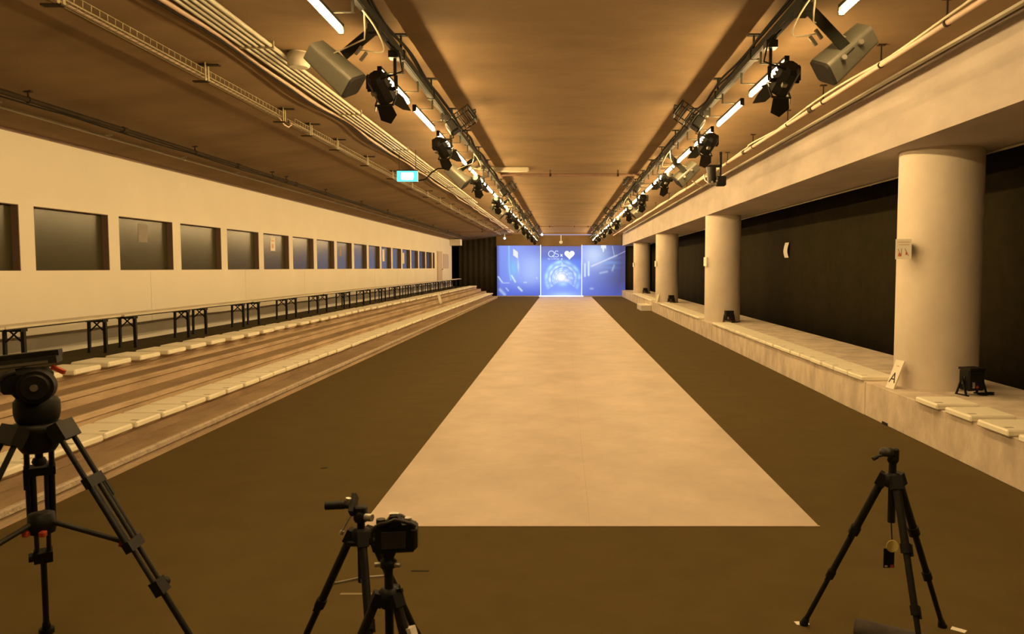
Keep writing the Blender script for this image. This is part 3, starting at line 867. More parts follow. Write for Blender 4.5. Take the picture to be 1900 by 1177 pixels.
sr['label'] = 'grey loudspeaker on the column side bar hung well before the bracket lamp'
for i, yy in enumerate(SRY[1:]): dup(sr, (XR, yy, RAIL_Z), None, 'grey loudspeaker on the column side bar right beside the bracket lamp' if i == 0 else 'grey loudspeaker on the column side bar beyond the bracket lamp')

# ---------------------------------------------------------------- spotlights with barn doors
def make_spot(side, label, group):
    r = thing('barn_door_spotlight', label, 'spotlight', (0, 0, 0), 0, group)
    hx = side*0.11
    MB().box(-0.045, 0.045, -0.05, 0.05, -0.09, -0.034).bar((0, 0, -0.08), (0, 0, -0.225), 0.022, 0.022, (0, 1, 0)).build('clamp', 'dark_metal', r)
    zc_ = -0.335
    MB().bar((hx-0.115, 0, zc_), (hx-0.115, 0, -0.225), 0.03, 0.008, (0, 1, 0)).bar((hx+0.115, 0, zc_), (hx+0.115, 0, -0.225), 0.03, 0.008, (0, 1, 0)).bar((hx-0.119, 0, -0.223), (hx+0.119, 0, -0.223), 0.03, 0.010).build('yoke', 'black_metal', r)
    aim = Vector((-side*0.18, 0.80, -0.55)).normalized()
    zx = Vector((0, 0, 1)).cross(aim).normalized()
    up = aim.cross(zx)
    M = Matrix.Identity(4)
    for i in range(3):
        M[i][0] = zx[i]; M[i][1] = aim[i]; M[i][2] = up[i]
    M = Matrix.Translation((hx, 0, zc_)) @ M @ Matrix.Scale(0.80, 4)
    MB(M).cyl((0, -0.15, 0), (0, 0.12, 0), 0.105, n=8, smooth=False, roll=R(22.5)).cyl((0, -0.19, 0), (0, -0.15, 0), 0.07, 0.105, n=8, smooth=False, roll=R(22.5)).build('body', 'black_metal', r)
    m_ = MB(M)
    for q_ in range(4):
        m_.box(-0.07, 0.07, -0.12+q_*0.05, -0.10+q_*0.05, 0.09, 0.115)
    m_.build('cooling_fins', 'black_metal', r)
    for s in (-1, 1):
        MB(M).cyl((s*0.10, 0, 0), (s*0.155, 0, 0), 0.022, n=10).build('tilt_knob', 'black_plastic', r)
    m_ = MB(M).box(-0.105, 0.105, 0.12, 0.135, 0.09, 0.105).box(-0.105, 0.105, 0.12, 0.135, -0.105, -0.09).box(-0.105, -0.09, 0.12, 0.135, -0.105, 0.105).box(0.09, 0.105, 0.12, 0.135, -0.105, 0.105)
    m_.build('gel_frame', 'dark_metal', r)
    MB(M).cyl((0, 0.118, 0), (0, 0.124, 0), 0.09, n=16).build('lens', 'lamp_glass', r)
    for k_ in range(4):
        RM = M @ Matrix.Rotation(R(90*k_), 4, 'Y') @ Matrix.Translation((0, 0.135, 0.10)) @ Matrix.Rotation(R(28), 4, 'X')
        poly = [(-0.085, 0), (0.085, 0), (0.115, 0.10), (0.03, 0.19), (-0.075, 0.15)] if k_ % 2 == 0 else [(-0.085, 0), (0.085, 0), (0.09, 0.08), (0.0, 0.21), (-0.06, 0.12)]
        MB(RM).prism(poly, 0.004, (0, 0, 0), (1, 0, 0), (0, 1, 0)).build('barn_door', 'black_metal', r)
    MB(M).box(0.02, 0.07, -0.06, -0.02, -0.12, -0.09).build('label_plate', 'steel', r)
    MB().tube([(0.0, -0.30, -0.031), (-side*0.09, -0.27, -0.12), (-side*0.10, -0.20, -0.24), (hx, -0.13, -0.29)], 0.007, 6).build('cable', 'cable_black', r)
    return r
pl = make_spot(-1, 'black barn door spotlight on the bar towards the stepped seating', 'spotlights on the seating side bar')
pr = make_spot(1, 'black barn door spotlight on the bar towards the columns', 'spotlights on the column side bar')
PLY = [6.55, 9.75, 13.75, 17.9, 21.6, 25.0, 29.3, 33.2, 37.6, 41.42]
pl.location = (XL, PLY[0], RAIL_Z)
pl['label'] = 'black barn door spotlight next to the loudspeaker by the detector drum'
for i, yy in enumerate(PLY[1:]): dup(pl, (XL, yy, RAIL_Z), R(random.uniform(-10, 10)), ['black barn door spotlight on the seating side bar just before the exit sign', 'black barn door spotlight next to the loudspeaker by the exit sign'][i] if i < 2 else 'black barn door spotlight on the seating side bar far beyond the exit sign')
PRY = [6.25, 9.45, 13.3, 17.2, 20.6, 25.2, 28.6, 32.5, 36.8, 40.6]
pr.location = (XR, PRY[0], RAIL_Z)
pr['label'] = 'black barn door spotlight next to the loudspeaker hung well before the bracket lamp'
for i, yy in enumerate(PRY[1:]): dup(pr, (XR, yy, RAIL_Z), R(random.uniform(-10, 10)), ['black barn door spotlight on the column side bar midway before the bracket lamp', 'black barn door spotlight next to the loudspeaker beside the bracket lamp'][i] if i < 2 else 'black barn door spotlight on the column side bar beyond the bracket lamp')

# ---------------------------------------------------------------- cage floodlights reaching inwards
def make_cage(side, label, group):
    r = thing('cage_floodlight', label, 'floodlight', (0, 0, 0), 0, group)
    MB().box(-0.04, 0.04, -0.05, 0.05, -0.09, -0.034).bar((0, 0, -0.08), (-side*0.08, 0.0, -0.15), 0.03, 0.02).build('clamp', 'dark_metal', r)
    aim = Vector((-side*0.80, 0.10, 0.58)).normalized()
    zx = Vector((0, 1, 0)); zx = (zx - aim*zx.dot(aim)).normalized(); up = zx.cross(aim)
    M = Matrix.Identity(4)
    for i in range(3):
        M[i][0] = zx[i]; M[i][1] = aim[i]; M[i][2] = up[i]
    M = Matrix.Translation((-side*0.06, 0, -0.19)) @ M
    MB(M).bbox(-0.10, 0.10, -0.02, 0.10, -0.075, 0.075, 0.02).build('housing', 'black_metal', r)
    MB(M).box(-0.085, 0.085, 0.10, 0.106, -0.06, 0.06).build('reflector', 'steel', r)
    m_ = MB(M)
    a, b = 0.11, 0.085
    for q_ in range(4):
        yy = 0.10 + 0.073*q_
        m_.tube([(-a, yy, -b), (a, yy, -b), (a, yy, b), (-a, yy, b), (-a, yy, -b)], 0.007 if q_ < 3 else 0.013, 4)
    for x, z in ((-a, -b), (a, -b), (a, b), (-a, b)):
        m_.cyl((x, 0.09, z), (x, 0.33, z), 0.006, n=4)
    m_.tube([(-a, 0.33, 0), (-a*0.6, 0.37, 0), (a*0.6, 0.37, 0), (a, 0.33, 0)], 0.008, 5)
    m_.build('wire_guard', 'black_metal', r)
    MB().tube([(0, 0.25, -0.034), (-side*0.1, 0.2, -0.12), (-side*0.12, 0.08, -0.2), (-side*0.06, 0.02, -0.16)], 0.006, 6).build('cable', 'cable_black', r)
    return r
cl = make_cage(-1, 'floodlight in a wire cage leaning inwards from the seating side bar', 'caged floodlights on the seating side bar')
cr_ = make_cage(1, 'floodlight in a wire cage leaning inwards from the column side bar', 'caged floodlights on the column side bar')
cl.location = (XL, 9.24, RAIL_Z)
cl['label'] = 'caged floodlight leaning inwards from the seating side bar before the exit sign'
for yy in (17.2, 25.7, 34.1): dup(cl, (XL, yy, RAIL_Z), None, 'caged floodlight leaning inwards from the seating side bar beyond the exit sign')
cr_.location = (XR, 9.0, RAIL_Z)
cr_['label'] = 'caged floodlight leaning inwards from the column side bar before the bracket lamp'
for yy in (16.4, 24.38, 33.6): dup(cr_, (XR, yy, RAIL_Z), None, 'caged floodlight leaning inwards from the column side bar beyond the bracket lamp')

# ---------------------------------------------------------------- black lamp on a bracket by the beam
lp = thing('bracket_lamp', 'black lamp on a bracket arm between loudspeaker and concrete beam', 'spotlight', (2.53, 13.6, 0))
MB().box(-0.02, 0.20, -0.03, 0.03, 3.42, 3.46).box(0.16, 0.20, -0.03, 0.03, 3.44, zc).bar((0.0, 0, 3.44), (-0.452, -1.20, 3.292), 0.016, 0.016).box(0.165, 0.195, -0.02, 0.02, 3.26, 3.43).build('arm', 'black_metal', lp)
MB().cyl((0.02, 0, 3.425), (0.04, 0.02, 3.16), 0.085, 0.07, n=14).build('body', 'black_metal', lp)
MB().tube([(-0.10, 0, 3.30), (-0.09, -0.03, 3.20), (-0.02, -0.08, 3.13), (0.08, -0.08, 3.12), (0.15, -0.03, 3.20), (0.15, 0, 3.32)], 0.010, 6).build('yoke', 'steel', lp)
MB().bbox(0.10, 0.27, -0.08, 0.08, 3.10, 3.27, 0.02).build('ballast_box', 'black_plastic', lp)
MB().cyl((0.02, -0.09, 3.16), (0.02, -0.105, 3.16), 0.02, n=10).cyl((0.10, -0.085, 3.18), (0.10, -0.10, 3.18), 0.018, n=10).build('bolt', 'steel', lp)
MB().tube([(-0.02, 0, 3.14), (-0.15, -0.1, 3.08), (-0.25, -0.15, 3.12), (-0.34, -0.25, 3.16)], 0.009, 6).build('cable', 'cable_cream', lp)

# ---------------------------------------------------------------- small cold spots over the screen, camera dome, wall-end box
for x, yy, z, lab in ((-1.17, 44.5, 3.56, 'small cold white lamp shining on the ceiling in front of the middle screen'),
                      (-3.28, 44.5, 3.36, 'small cold white lamp shining on the ceiling near the pleated curtain')):
    s_ = thing('ceiling_spot', lab, 'spotlight', (x, yy, z))
    MB().cyl((0, 0.05, 0), (0, 0.0, 0), 0.06, n=14).build('housing', 'white_trim', s_)
    MB().cyl((0, 0.0, 0), (0, -0.02, 0), 0.05, n=14).build('bulb', 'cold_spot', s_)
    MB().box(-0.02, 0.02, 0.01, 0.04, 0.05, slope(x)-z+0.004).build('stem', 'white_trim', s_)
cb = thing('cold_batten', 'faintly lit lavender batten under the ceiling in front of the screen', 'lamp', (0.35, 45.3, 0))  # added glowing band standing in for the cold-lit strip of ceiling
MB().box(-1.7, 1.7, -0.05, 0.05, 3.60, zc).build('housing', 'white_trim', cb)  # backing of the added band, no real fitting
MB().box(-1.68, 1.68, -0.07, -0.05, 3.565, 3.66).build('diffuser', 'cold_batten', cb)  # glowing front of the added band, imitates light on the ceiling
dm = thing('dome_camera', 'small pale dome camera hung in front of the middle screen', 'camera', (-0.1, 45.6, 3.2))
MB().lathe([(0.02, -0.12), (0.08, -0.09), (0.10, -0.02), (0.09, 0.03), (0.05, 0.05)], 16).build('dome', 'white_trim', dm)
MB().cyl((0, 0, 0.04), (0, 0, zc-3.2+0.004), 0.03, n=10).build('stem', 'white_trim', dm)
tag(MB().bbox(XW, -5.57, 42.85, 43.55, 2.92, 3.25, 0.01).build('wall_box', 'wall_paint'), 'white box housing at the end of the white wall under the ceiling', 'box')

# ================================================================== SMALL THINGS
def tilted(root, name, m, w_, h_, t, ang_x=0, rz=0):
    o = MB().box(-w_/2, w_/2, 0, t, 0, h_).build(name, m, root)
    o.matrix_local = Matrix.Rotation(rz, 4, 'Z') @ Matrix.Rotation(ang_x, 4, 'X')
    return o
# card with the letter A leaning on the column
card = thing('letter_card', 'white card with a black letter A leaning on the column', 'sign')
card.matrix_world = Matrix.Translation((3.5625, 8.485, LZ)) @ Matrix.Rotation(R(-80.5), 4, 'Z') @ Matrix.Rotation(R(-21.8), 4, 'X')
MB().box(-0.076, 0.076, 0, 0.016, 0, 0.325).build('board', 'paper', card)
text_part('A', 0.17, 'lettering', 'ink_black', card, Matrix.Translation((0.0, -0.002, 0.115)) @ Matrix.Rotation(R(90), 4, 'X'))
MB().box(-0.024, 0.024, -0.0015, 0, 0.252, 0.262).build('small_line', 'ink_pale', card)
# two more white cards further away
c2 = thing('small_white_card', 'small white card standing on the stone steps', 'sign')
c2.matrix_world = Matrix.Translation((-4.42, 28.5, 0.400)) @ Matrix.Rotation(R(30), 4, 'Z') @ Matrix.Rotation(R(-16), 4, 'Y')
MB().box(-0.05, 0.05, 0, 0.02, 0.0, 0.32).build('board', 'paper', c2)
c3 = thing('small_white_card', 'small white card leaning at the foot of the third column', 'sign')
c3.matrix_world = Matrix.Translation((3.53, 29.55, LZ)) @ Matrix.Rotation(R(-60), 4, 'Z') @ Matrix.Rotation(R(-18), 4, 'X')
MB().box(-0.05, 0.05, 0, 0.02, 0.0, 0.32).build('board', 'paper', c3)

# notices on the columns
for i, ((x, y_), dz) in enumerate(zip(colpos, (0, 0, 0, 0))):
    ang = R(-165)
    nx_, ny_ = math.cos(ang), math.sin(ang)
    rr = 0.428
    nlab = ['pale notice with red pictograms on the column beside letter A', 'pale notice fixed on the second column',
            'pale notice fixed on the third column', 'pale notice fixed on the last column'][i]
    no = thing('notice', nlab, 'notice', (x+nx_*rr, y_+ny_*rr, 1.79 if i == 0 else 1.74))
    no.rotation_euler = (0, 0, R(-20) if i == 0 else R(-75))
    if i == 0:
        no.location = (3.65, 8.43, 1.79)
        MB().box(0.025, 0.07, 0.0, 0.12, 0.04, 0.175).build('mount', 'dark_metal', no)
    MB().box(-0.078, 0.078, -0.045, 0.0, 0, 0.215).build('board', 'paper', no)
    if i == 0:
        MB().box(-0.062, 0.062, -0.0465, -0.045, 0.178, 0.186).box(-0.05, 0.056, -0.0465, -0.045, 0.152, 0.159).build('text_lines', 'ink_pale', no)
        MB().prism([(-0.055, 0.03), (-0.02, 0.03), (-0.024, 0.06), (-0.05, 0.07)], 0.0012, (0, -0.045, 0), (1, 0, 0), (0, 0, 1)).prism([(0.018, 0.045), (0.036, 0.045), (0.034, 0.075), (0.022, 0.08)], 0.0012, (0, -0.045, 0), (1, 0, 0), (0, 0, 1)).build('pictogram', 'ink_red', no)
        m_ = MB()
        for a_, b_ in (((-0.055, 0.11), (-0.024, 0.035)), ((-0.022, 0.115), (-0.022, 0.03)), ((0.012, 0.115), (0.05, 0.035))):
            m_.bar((a_[0], -0.0462, a_[1]), (b_[0], -0.0462, b_[1]), 0.006, 0.0012, (0, 1, 0))
        m_.build('pictogram', 'ink_brown', no)

# notices on the panes
for yy, w_, z0, h_, m, lab in ((11.70, 0.26, 2.08, 0.26, 'paper_faint', 'faint grey sheet three windows before the bright lettered sheet'),
                               (16.93, 0.26, 2.06, 0.30, 'paper', 'pale sheet taped inside a window above the folding benches'),
                               (22.08, 0.26, 2.02, 0.28, 'paper_faint', 'faint grey sheet three windows after the bright lettered sheet'),
                               (27.35, 0.30, 1.92, 0.42, 'paper', 'tall pale sheet taped in a blue reflecting window'),
                               (30.78, 0.30, 1.86, 0.42, 'paper', 'tall pale sheet taped in the window after the next one'),
                               (37.42, 0.30, 2.03, 0.32, 'paper', 'pale sheet in the last narrow window before the door')):
    s_ = thing('window_notice', lab, 'notice', (XW-0.0855, yy, z0))
    MB().box(0, 0.003, -w_/2, w_/2, 0, h_).build('sheet', m, s_)
    if m == 'paper' and yy < 20:
        MB().box(0.003, 0.0036, -0.09, 0.09, 0.20, 0.23).box(0.003, 0.0036, -0.08, 0.05, 0.06, 0.15).build('print', 'ink_pale', s_)
# curled paper on the black curtain
cp = MB(); n = 10
vs = []
for t_ in (0, 0.002):
    for i in range(n+1):
        z = 0.35*i/n
        off = 0.03*math.sin(math.pi*i/n) + t_
        vs += [(-off, -0.155 + 0.02*math.sin(i*0.5), z), (-off, 0.155 + 0.02*math.sin(i*0.5), z)]
q_ = 2*(n+1)
fs = []
for i in range(n):
    fs += [(2*i, 2*i+1, 2*i+3, 2*i+2), (q_+2*i+1, q_+2*i, q_+2*i+2, q_+2*i+3), (2*i, 2*i+2, q_+2*i+2, q_+2*i), (2*i+1, q_+2*i+1, q_+2*i+3, 2*i+3)]
fs += [(0, q_, q_+1, 1), (2*n, 2*n+1, q_+2*n+1, q_+2*n)]
tag(cp.add(vs, fs).build('paper_sheet', 'paper', loc=(5.236, 18.38, 1.935)), 'curled white paper sheet pinned on the long black curtain', 'paper')

# floor uplights standing by the columns
def make_uplight(label, s=1.0):
    r = thing('floor_uplight', label, 'floor lamp', (0, 0, 0))
    MB().bbox(-0.10, 0.10, -0.075, 0.075, 0.05, 0.27, 0.015).build('housing', 'black_plastic', r)
    MB().box(-0.095, 0.095, -0.085, 0.085, 0.262, 0.285).build('front_ring', 'black_metal', r)
    for sg in (-1, 1):
        MB().bar((sg*0.115, 0.0, 0.20), (sg*0.125, -0.07, 0.006), 0.02, 0.012).bar((sg*0.115, 0.0, 0.20), (sg*0.125, 0.07, 0.006), 0.02, 0.012).box(sg*0.115-0.01, sg*0.115+0.01, -0.09, 0.09, 0, 0.012).build('stand', 'black_metal', r)
    MB().box(-0.112, -0.104, -0.02, 0.02, 0.12, 0.20).box(-0.06, -0.03, -0.079, -0.0745, 0.08, 0.14).build('plate', 'steel', r)
    MB().cyl((0.0, -0.075, 0.09), (0.0, -0.082, 0.09), 0.014, n=10).build('button', 'red_plastic', r)
    pts = [(0.06+0.17*t + 0.055*math.cos(6.0*t*2), -0.04 - 0.06*math.sin(6.0*t*2), 0.008+0.004*t) for t in [i/24 for i in range(25)]]
    MB().tube(pts, 0.007, 6).build('cable', 'cable_black', r)
    return r
u0 = make_uplight('black floor uplight with coiled cable beside the card column')
u0.location = (4.22, 8.03, LZ); u0.rotation_euler = (0, 0, R(14))
for (x, yy, lab) in ((3.98, 18.72, 'black floor uplight at the foot of the second column'), (4.06, 29.3, 'black floor uplight at the foot of the third column'),
                     (4.2, 39.9, 'black floor uplight at the foot of the last column')):
    dup(u0, (x, yy, LZ), R(random.uniform(-15, 15)), lab)
# low white step box
wb = thing('low_step_box', 'low white box step on the carpet against the ledge', 'step box', (3.28, 31.6, 0))
MB().bbox(-0.20, 0.20, -0.85, 0.85, 0, 0.20, 0.012).build('box', 'white_trim', wb)
MB().bbox(-0.21, 0.205, -0.86, 0.86, 0.20, 0.225, 0.008).build('lid', 'pad_cream', wb)
# marks on the carpet
tag(MB().prism([(0, 0), (0.05, 0.01), (0.055, 0.03), (0.01, 0.028)], 0.003, (0, 0, 0.0), (1, 0, 0), (0, 1, 0)).build('carpet_scrap', 'slot_black', loc=(-2.05, 6.55, 0.0005)), 'small dark scrap lying on the carpet beside the steps', 'scrap')
tag(MB().box(-0.11, 0.11, -0.012, 0.012, 0, 0.002).build('floor_tape', 'window_trim_yellow', loc=(-1.05, 3.99, 0.0005)), 'short dull tape strip on the carpet behind the pan handle tripod', 'tape')
tag(MB().box(-0.05, 0.05, -0.006, 0.006, 0, 0.003).build('carpet_scrap', 'slot_black', loc=(-0.80, 4.30, 0.0005)), 'thin dark scrap on the carpet behind the camera tripod', 'scrap')

# ================================================================== TRIPODS IN FRONT
def polar(c, az, r_, z):
    return Vector((c[0]+r_*math.cos(R(az)), c[1]+r_*math.sin(R(az)), z))

def lerp(a, b, t):
    return a + (b-a)*t

# ---- large video tripod (loose coordinates are local to its base centre on the carpet)
vt = thing('video_tripod', 'large black video tripod with fluid head and twin tube legs', 'tripod', (-2.03, 3.0, 0))
TOPZ = 1.085
m_ = MB().lathe([(0.03, 0.985), (0.055, 0.99), (0.068, 1.01), (0.072, 1.06), (0.085, 1.075), (0.085, 1.10), (0.06, 1.105)], 20)
m_.build('bowl', 'black_metal', vt)
MB().cyl((0, 0, 0.955), (0, 0, 0.99), 0.014, n=10).lathe([(0.02, 0.935), (0.026, 0.95), (0.02, 0.965)], 12).build('bowl_knob', 'black_plastic', vt)

for az in (124, 4, 244):
    top = polar((0, 0), az, 0.085, TOPZ); foot = polar((0, 0), az, 0.67, 0.012)
    tang = Vector((-math.sin(R(az)), math.cos(R(az)), 0))
    def P_(t, s=0.0): return lerp(top, foot, t) + tang*s
    lg = MB()
    for s in (-0.042, 0.042):
        lg.cyl(P_(0.02, s), P_(0.44, s), 0.0105, n=8)
    lo = lg.build('leg', 'black_metal', vt)
    MB().bar(P_(-0.015, 0), P_(0.045, 0), 0.112, 0.05, tuple(P_(0, 0)-polar((0, 0), az, 0, TOPZ))).build('leg_hinge', 'black_metal', lo)
    MB().bar(P_(0.18), P_(0.215), 0.11, 0.026, (0, 0, 1)).bar(P_(0.20, 0.05), P_(0.27, 0.05), 0.014, 0.026).build('upper_lock', 'black_plastic', lo)
    lg = MB()
    for s in (-0.022, 0.022):
        lg.cyl(P_(0.20, s), P_(0.60, s), 0.0095, n=8)
    lg.build('middle_tubes', 'dark_metal', lo)
    MB().bar(P_(0.42), P_(0.455), 0.105, 0.03).build('collar', 'black_plastic', lo)
    MB().bar(P_(0.575), P_(0.625), 0.07, 0.034).cyl(P_(0.60, 0.034), P_(0.60, 0.054), 0.02, n=10).build('lower_lock', 'black_plastic', lo)
    MB().cyl(P_(0.60), P_(0.97), 0.0125, n=10).build('lower_tube', 'black_metal', lo)
    MB().cyl(P_(0.955), P_(1.0), 0.016, 0.02, n=10).cyl(foot-Vector((0, 0, 0.012)), foot+Vector((0, 0, 0.012)), 0.032, n=14).build('foot', 'black_plastic', lo)
    # spreader arm
    hub = Vector((0, 0, 0.70)); at = P_(0.44)
    MB().cyl(polar((0, 0), az, 0.03, 0.715), at, 0.011, n=8).build('spreader_arm', 'dark_metal', vt)
    MB().bar(lerp(hub, at, 0.86), lerp(hub, at, 0.99), 0.03, 0.03).build('arm_clip', 'red_plastic' if az == 4 else 'black_plastic', vt)

MB().lathe([(0.02, 0.66), (0.045, 0.67), (0.05, 0.70), (0.045, 0.745), (0.02, 0.75)], 16).build('spreader_hub', 'black_plastic', vt)
for dx in (-0.03, 0.035):
    MB().bbox(dx-0.012, dx+0.012, -0.06, -0.035, 0.668, 0.69, 0.004).build('lever', 'red_plastic', vt)
# fluid head
MB().lathe([(0.062, 1.10), (0.072, 1.115), (0.078, 1.14), (0.078, 1.185), (0.068, 1.20), (0.055, 1.205)], 24).build('pan_base', 'black_plastic', vt)
hd = MB().bbox(-0.075, 0.045, -0.05, 0.06, 1.195, 1.315, 0.02)
hd.bbox(-0.12, -0.05, -0.045, 0.05, 1.215, 1.30, 0.015)
hd.build('head_body', 'black_plastic', vt)
ax_ = Vector((0.35, -0.93, 0)).normalized()
ctr = Vector((0.035, -0.035, 1.252))
MB().cyl(ctr, ctr+ax_*0.055, 0.062, n=24).cyl(ctr+ax_*0.055, ctr+ax_*0.068, 0.05, 0.045, n=24).build('drag_drum', 'black_metal', vt)
MB().cyl(ctr+ax_*0.066, ctr+ax_*0.075, 0.013, n=12).build('drum_cap', 'steel', vt)
dv = Vector((0.93, 0.30, 0.10)).normalized()
pc = Vector((-0.06, 0.0, 1.335))
MB().bar(pc - dv*0.30, pc + dv*0.135, 0.075, 0.028).build('plate_clamp', 'dark_metal', vt)
MB().bar(pc - dv*0.28 + Vector((0, 0, 0.024)), pc + dv*0.14 + Vector((0, 0, 0.024)), 0.055, 0.022).build('camera_plate', 'black_metal', vt)
MB().bar(pc - dv*0.22 + Vector((0.01, -0.042, -0.006)), pc + dv*0.11 + Vector((0.01, -0.042, -0.006)), 0.006, 0.010).build('plate_scale', 'steel', vt)
MB().bar(pc + dv*0.12 + Vector((0, -0.02, -0.03)), pc + dv*0.15 + Vector((0.02, -0.03, -0.055)), 0.014, 0.016).build('release_lever', 'red_plastic', vt)
MB().tube([(-0.02, -0.08, 1.31), (-0.05, -0.10, 1.30), (-0.09, -0.12, 1.25), (-0.13, -0.14, 1.18), (-0.30, -0.24, 0.98), (-0.40, -0.30, 0.86)], 0.012, 10).cyl((-0.32, -0.252, 0.957), (-0.42, -0.31, 0.84), 0.018, n=10).build('pan_handle', 'dark_metal', vt)
MB().cyl((-0.105, -0.125, 1.22), (-0.14, -0.145, 1.165), 0.018, n=10).build('handle_clamp', 'black_plastic', vt)

# ---- generic photo tripod
def photo_tripod(name, label, loc, apex, rad, azs, secs, r0, brace=None, colz=None, group=None):
    t = thing(name, label, 'tripod', loc)
    MB().lathe([(0.028, apex-0.05), (0.036, apex-0.03), (0.036, apex+0.005), (0.022, apex+0.015)], 14).build('crown', 'black_plastic', t)
    for az in azs:
        top = polar((0, 0), az, 0.036, apex-0.01); foot = polar((0, 0), az, rad, 0.008)
        lo = None
        prev = 0.0
        for i, e in enumerate(secs):
            rr = r0*(1-0.17*i)
            mm = MB().cyl(lerp(top, foot, max(0, prev-0.02)), lerp(top, foot, e), rr, n=10)
            if lo is None:
                lo = mm.build('leg', 'black_metal', t)
                MB().bar(lerp(top, foot, -0.02), lerp(top, foot, 0.05), r0*2.6, r0*2.4).build('leg_hinge', 'black_plastic', lo)
            else:
                mm.build('leg_section', 'black_metal', lo)
            if i < len(secs)-1:
                tg = Vector((-math.sin(R(az)), math.cos(R(az)), 0))
                cpt = lerp(top, foot, e)
                cc = MB().cyl(lerp(top, foot, e-0.035), lerp(top, foot, e+0.012), rr*1.32, n=10)
                cc.bar(cpt+tg*rr*1.0-(foot-top)*0.03, cpt+tg*rr*1.0+(foot-top)*0.03, rr*0.7, rr*1.5)
                cc.build('leg_lock', 'black_plastic', lo)
            prev = e
        MB().cyl(lerp(top, foot, 0.965), foot, r0*0.85, r0*1.0, n=10).cyl(foot-Vector((0, 0, 0.008)), foot+Vector((0, 0, 0.006)), r0*1.15, n=10).build('foot', 'black_plastic', lo)
        if brace:
            zb, tb = brace
            MB().bar((0, 0, zb), tuple(lerp(top, foot, tb)), 0.012, 0.008).build('brace', 'steel', t)
    MB().cyl((0, 0, colz[0]), (0, 0, colz[1]), r0*0.95, n=12).build('centre_column', 'black_metal', t)
    return t

# tripod with pan handle and empty plate
t1 = photo_tripod('photo_tripod', 'small black tripod with a raised pan handle and no camera', (-0.765, 2.92, 0), 0.70, 0.36, (172, 292, 52), (0.42, 0.74, 1.0), 0.0155,
                  brace=(0.52, 0.30), colz=(0.505, 0.745))
MB().lathe([(0.024, 0.74), (0.028, 0.75), (0.028, 0.772), (0.02, 0.78)], 14).bbox(-0.022, 0.022, -0.02, 0.02, 0.765, 0.80, 0.006).build('tilt_head', 'black_plastic', t1)
MB().bar((-0.03, -0.02, 0.775), (-0.028, 0.03, 0.83), 0.045, 0.018, (1, 0, 0)).build('camera_plate', 'black_plastic', t1)
MB().tube([(-0.015, 0, 0.785), (-0.035, -0.01, 0.80), (-0.06, -0.015, 0.808)], 0.013, 8).build('handle_arm', 'black_metal', t1)
MB().cyl((-0.055, -0.015, 0.808), (-0.128, -0.02, 0.806), 0.0165, n=12).build('handle_grip', 'black_plastic', t1)
MB().cyl((-0.045, -0.01, 0.815), (-0.042, -0.01, 0.832), 0.011, n=10).build('lock_knob', 'steel', t1)
MB().tube([(-0.03, -0.03, 0.77), (-0.045, -0.04, 0.745), (-0.06, -0.045, 0.715)], 0.004, 6).cyl((-0.058, -0.045, 0.718), (-0.064, -0.046, 0.706), 0.008, n=8).build('tilt_lever', 'steel', t1)
MB().cyl((0.022, -0.02, 0.762), (0.05, -0.03, 0.762), 0.014, n=10).build('pan_knob', 'steel', t1)
MB().bbox(-0.05, 0.0, -0.03, 0.02, 0.650, 0.672, 0.006).cyl((0.0, 0, 0.66), (0.06, -0.01, 0.665), 0.013, n=10).build('crank', 'black_plastic', t1)

# tripod carrying the camera
t2 = photo_tripod('photo_tripod', 'black tripod carrying the camera', (-0.590, 2.60, 0), 0.60, 0.30, (200, 320, 80), (0.5, 0.78, 1.0), 0.0155, colz=(0.30, 0.70))
MB().lathe([(0.02, 0.685), (0.03, 0.69), (0.028, 0.71), (0.018, 0.718), (0.026, 0.735), (0.026, 0.748)], 14).build('ball_head', 'black_metal', t2)
for sx2 in (-1, 1):
    MB().cyl((sx2*0.024, -0.012, 0.70), (sx2*0.044, -0.016, 0.70), 0.008, n=10).build('head_knob', 'steel', t2)
MB().bar((0.075, -0.05, 0.50), (0.092, -0.058, 0.45), 0.030, 0.034).build('leg_tape', 'tape_white', t2)
MB().bar((0.02, 0.0, 0.60), (0.05, -0.02, 0.615), 0.008, 0.014).build('crown_lever', 'black_metal', t2)
# the camera, back turned towards the viewer
ph = thing('camera_body', 'black camera with viewfinder hump mounted on a tripod', 'camera', (-0.565, 2.60, 0.743), R(8))
rw_, = (0.066,)
body = [(-0.066, 0.004), (-0.066, 0.086), (-0.058, 0.098), (-0.034, 0.098), (-0.026, 0.108), (0.018, 0.108), (0.024, 0.098), (0.05, 0.098), (0.066, 0.088), (0.068, 0.02), (0.060, 0.004)]
MB().prism(body, 0.062, (0, 0.03, 0), (1, 0, 0), (0, 0, 1)).build('body', 'black_plastic', ph)
MB().prism([(-0.028, 0.105), (-0.016, 0.126), (0.008, 0.128), (0.02, 0.105)], 0.05, (0, 0.022, 0), (1, 0, 0), (0, 0, 1)).build('viewfinder_hump', 'black_plastic', ph)
MB().bbox(-0.02, 0.012, -0.044, -0.028, 0.094, 0.114, 0.004).build('eyecup', 'black_plastic', ph)
MB().bbox(-0.045, 0.035, -0.036, -0.031, 0.018, 0.078, 0.002).build('rear_screen', 'lens_glass', ph)
MB().bbox(0.045, 0.074, -0.036, 0.05, 0.008, 0.088, 0.010).build('grip', 'black_plastic', ph)
MB().cyl((0, 0.03, 0.052), (0, 0.11, 0.052), 0.034, n=20).cyl((0, 0.11, 0.052), (0, 0.13, 0.052), 0.036, n=20).build('lens', 'black_plastic', ph)
MB().cyl((-0.048, 0, 0.098), (-0.048, 0, 0.112), 0.016, n=14).build('mode_dial', 'dark_metal', ph)
MB().cyl((0.042, 0.01, 0.098), (0.042, 0.01, 0.110), 0.012, n=12).build('shutter_button', 'steel', ph)
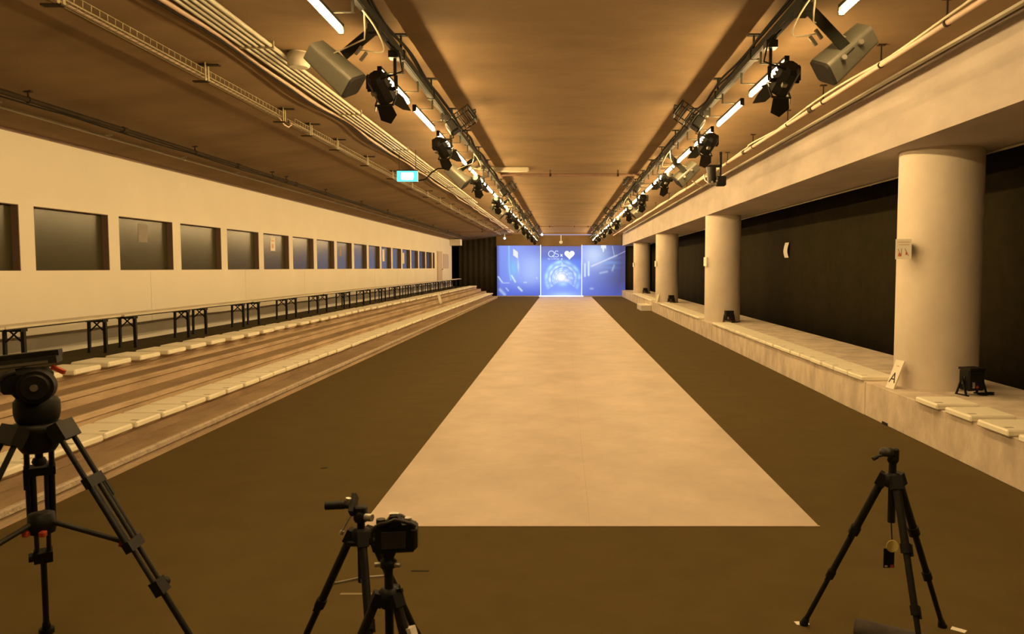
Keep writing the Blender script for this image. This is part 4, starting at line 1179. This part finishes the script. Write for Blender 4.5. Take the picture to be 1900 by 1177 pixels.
MB().box(-0.018, 0.012, -0.012, 0.012, 0.127, 0.131).build('hot_shoe', 'steel', ph)
MB().tube([(-0.062, -0.02, 0.092), (-0.05, -0.034, 0.104), (-0.02, -0.044, 0.112), (0.0, -0.045, 0.122), (0.03, -0.04, 0.112), (0.055, -0.03, 0.10), (0.066, -0.02, 0.088)], 0.006, 6).build('strap', 'dark_metal', ph)
MB().tube([(-0.064, 0.0, 0.09), (-0.078, -0.02, 0.07), (-0.076, -0.03, 0.04), (-0.068, -0.03, 0.01)], 0.005, 6).build('strap_loop', 'cable_black', ph)

# tripod on the right with hanging tag
t3 = photo_tripod('photo_tripod', 'black tripod with a yellow tag hanging from its column', (1.468, 3.44, 0), 0.775, 0.375, (148, 270, 28), (0.36, 0.66, 1.0), 0.018, colz=(0.565, 0.845))
MB().lathe([(0.02, 0.835), (0.026, 0.845), (0.022, 0.86)], 12).bbox(-0.006, 0.022, -0.02, 0.02, 0.845, 0.90, 0.006).build('head', 'black_plastic', t3)
MB().lathe([(0.006, 0.862), (0.030, 0.868), (0.034, 0.88), (0.026, 0.897), (0.008, 0.903)], 14, (-0.028, 0, 0)).build('ball', 'dark_metal', t3)
MB().tube([(-0.04, -0.01, 0.872), (-0.075, -0.02, 0.868), (-0.088, -0.025, 0.858)], 0.006, 6).cyl((-0.08, -0.024, 0.866), (-0.10, -0.03, 0.858), 0.009, n=8).build('pan_lever', 'black_metal', t3)
MB().tube([(0.0, 0, 0.568), (-0.002, -0.01, 0.54), (0.0, -0.015, 0.49)], 0.003, 5).build('tag_string', 'cable_black', t3)
tg = MB().cyl((0.0, -0.018, 0.462), (0.0, -0.022, 0.462), 0.027, n=22).build('round_tag', 'tag_yellow', t3)
MB().box(-0.036, 0.012, -0.016, -0.012, 0.362, 0.45).build('card_tag', 'black_plastic', t3)
MB().box(-0.006, 0.008, -0.0175, -0.016, 0.364, 0.376).build('card_print', 'red_plastic', t3)
MB().box(-0.030, -0.018, -0.0175, -0.016, 0.367, 0.373).build('card_print', 'paper', t3)
for (x, yy, rz, lab) in ((1.145, 3.655, 10, 'white tape patch under the tripod foot nearer the catwalk'), (1.86, 3.585, -35, 'white tape patch under the tripod foot nearer the ledge')):
    o = MB().prism([(-0.032, -0.016), (0.028, -0.022), (0.034, 0.012), (-0.030, 0.020)], 0.002, (0, 0, 0), (1, 0, 0), (0, 1, 0)).build('tape_patch', 'tape_white', loc=(x, yy, 0.0005))
    o.rotation_euler = (0, 0, R(rz))
    tag(o, lab, 'tape')

# dark foam roll on the carpet
rl = thing('foam_roll', 'dark brown foam roll lying on the carpet under the tagged tripod', 'foam roll', (1.345, 3.50, 0.047), R(-32))
MB().cyl((0, 0, 0), (0.75, 0, 0), 0.047, n=24).build('roll', 'roll_foam', rl)
spir = []
for i in range(60):
    a = i*0.35; rr = 0.044*(1-i/70)
    spir.append((-0.001, rr*math.cos(a), rr*math.sin(a)))
MB().tube(spir, 0.0022, 4).build('roll_edge', 'black_fabric', rl)
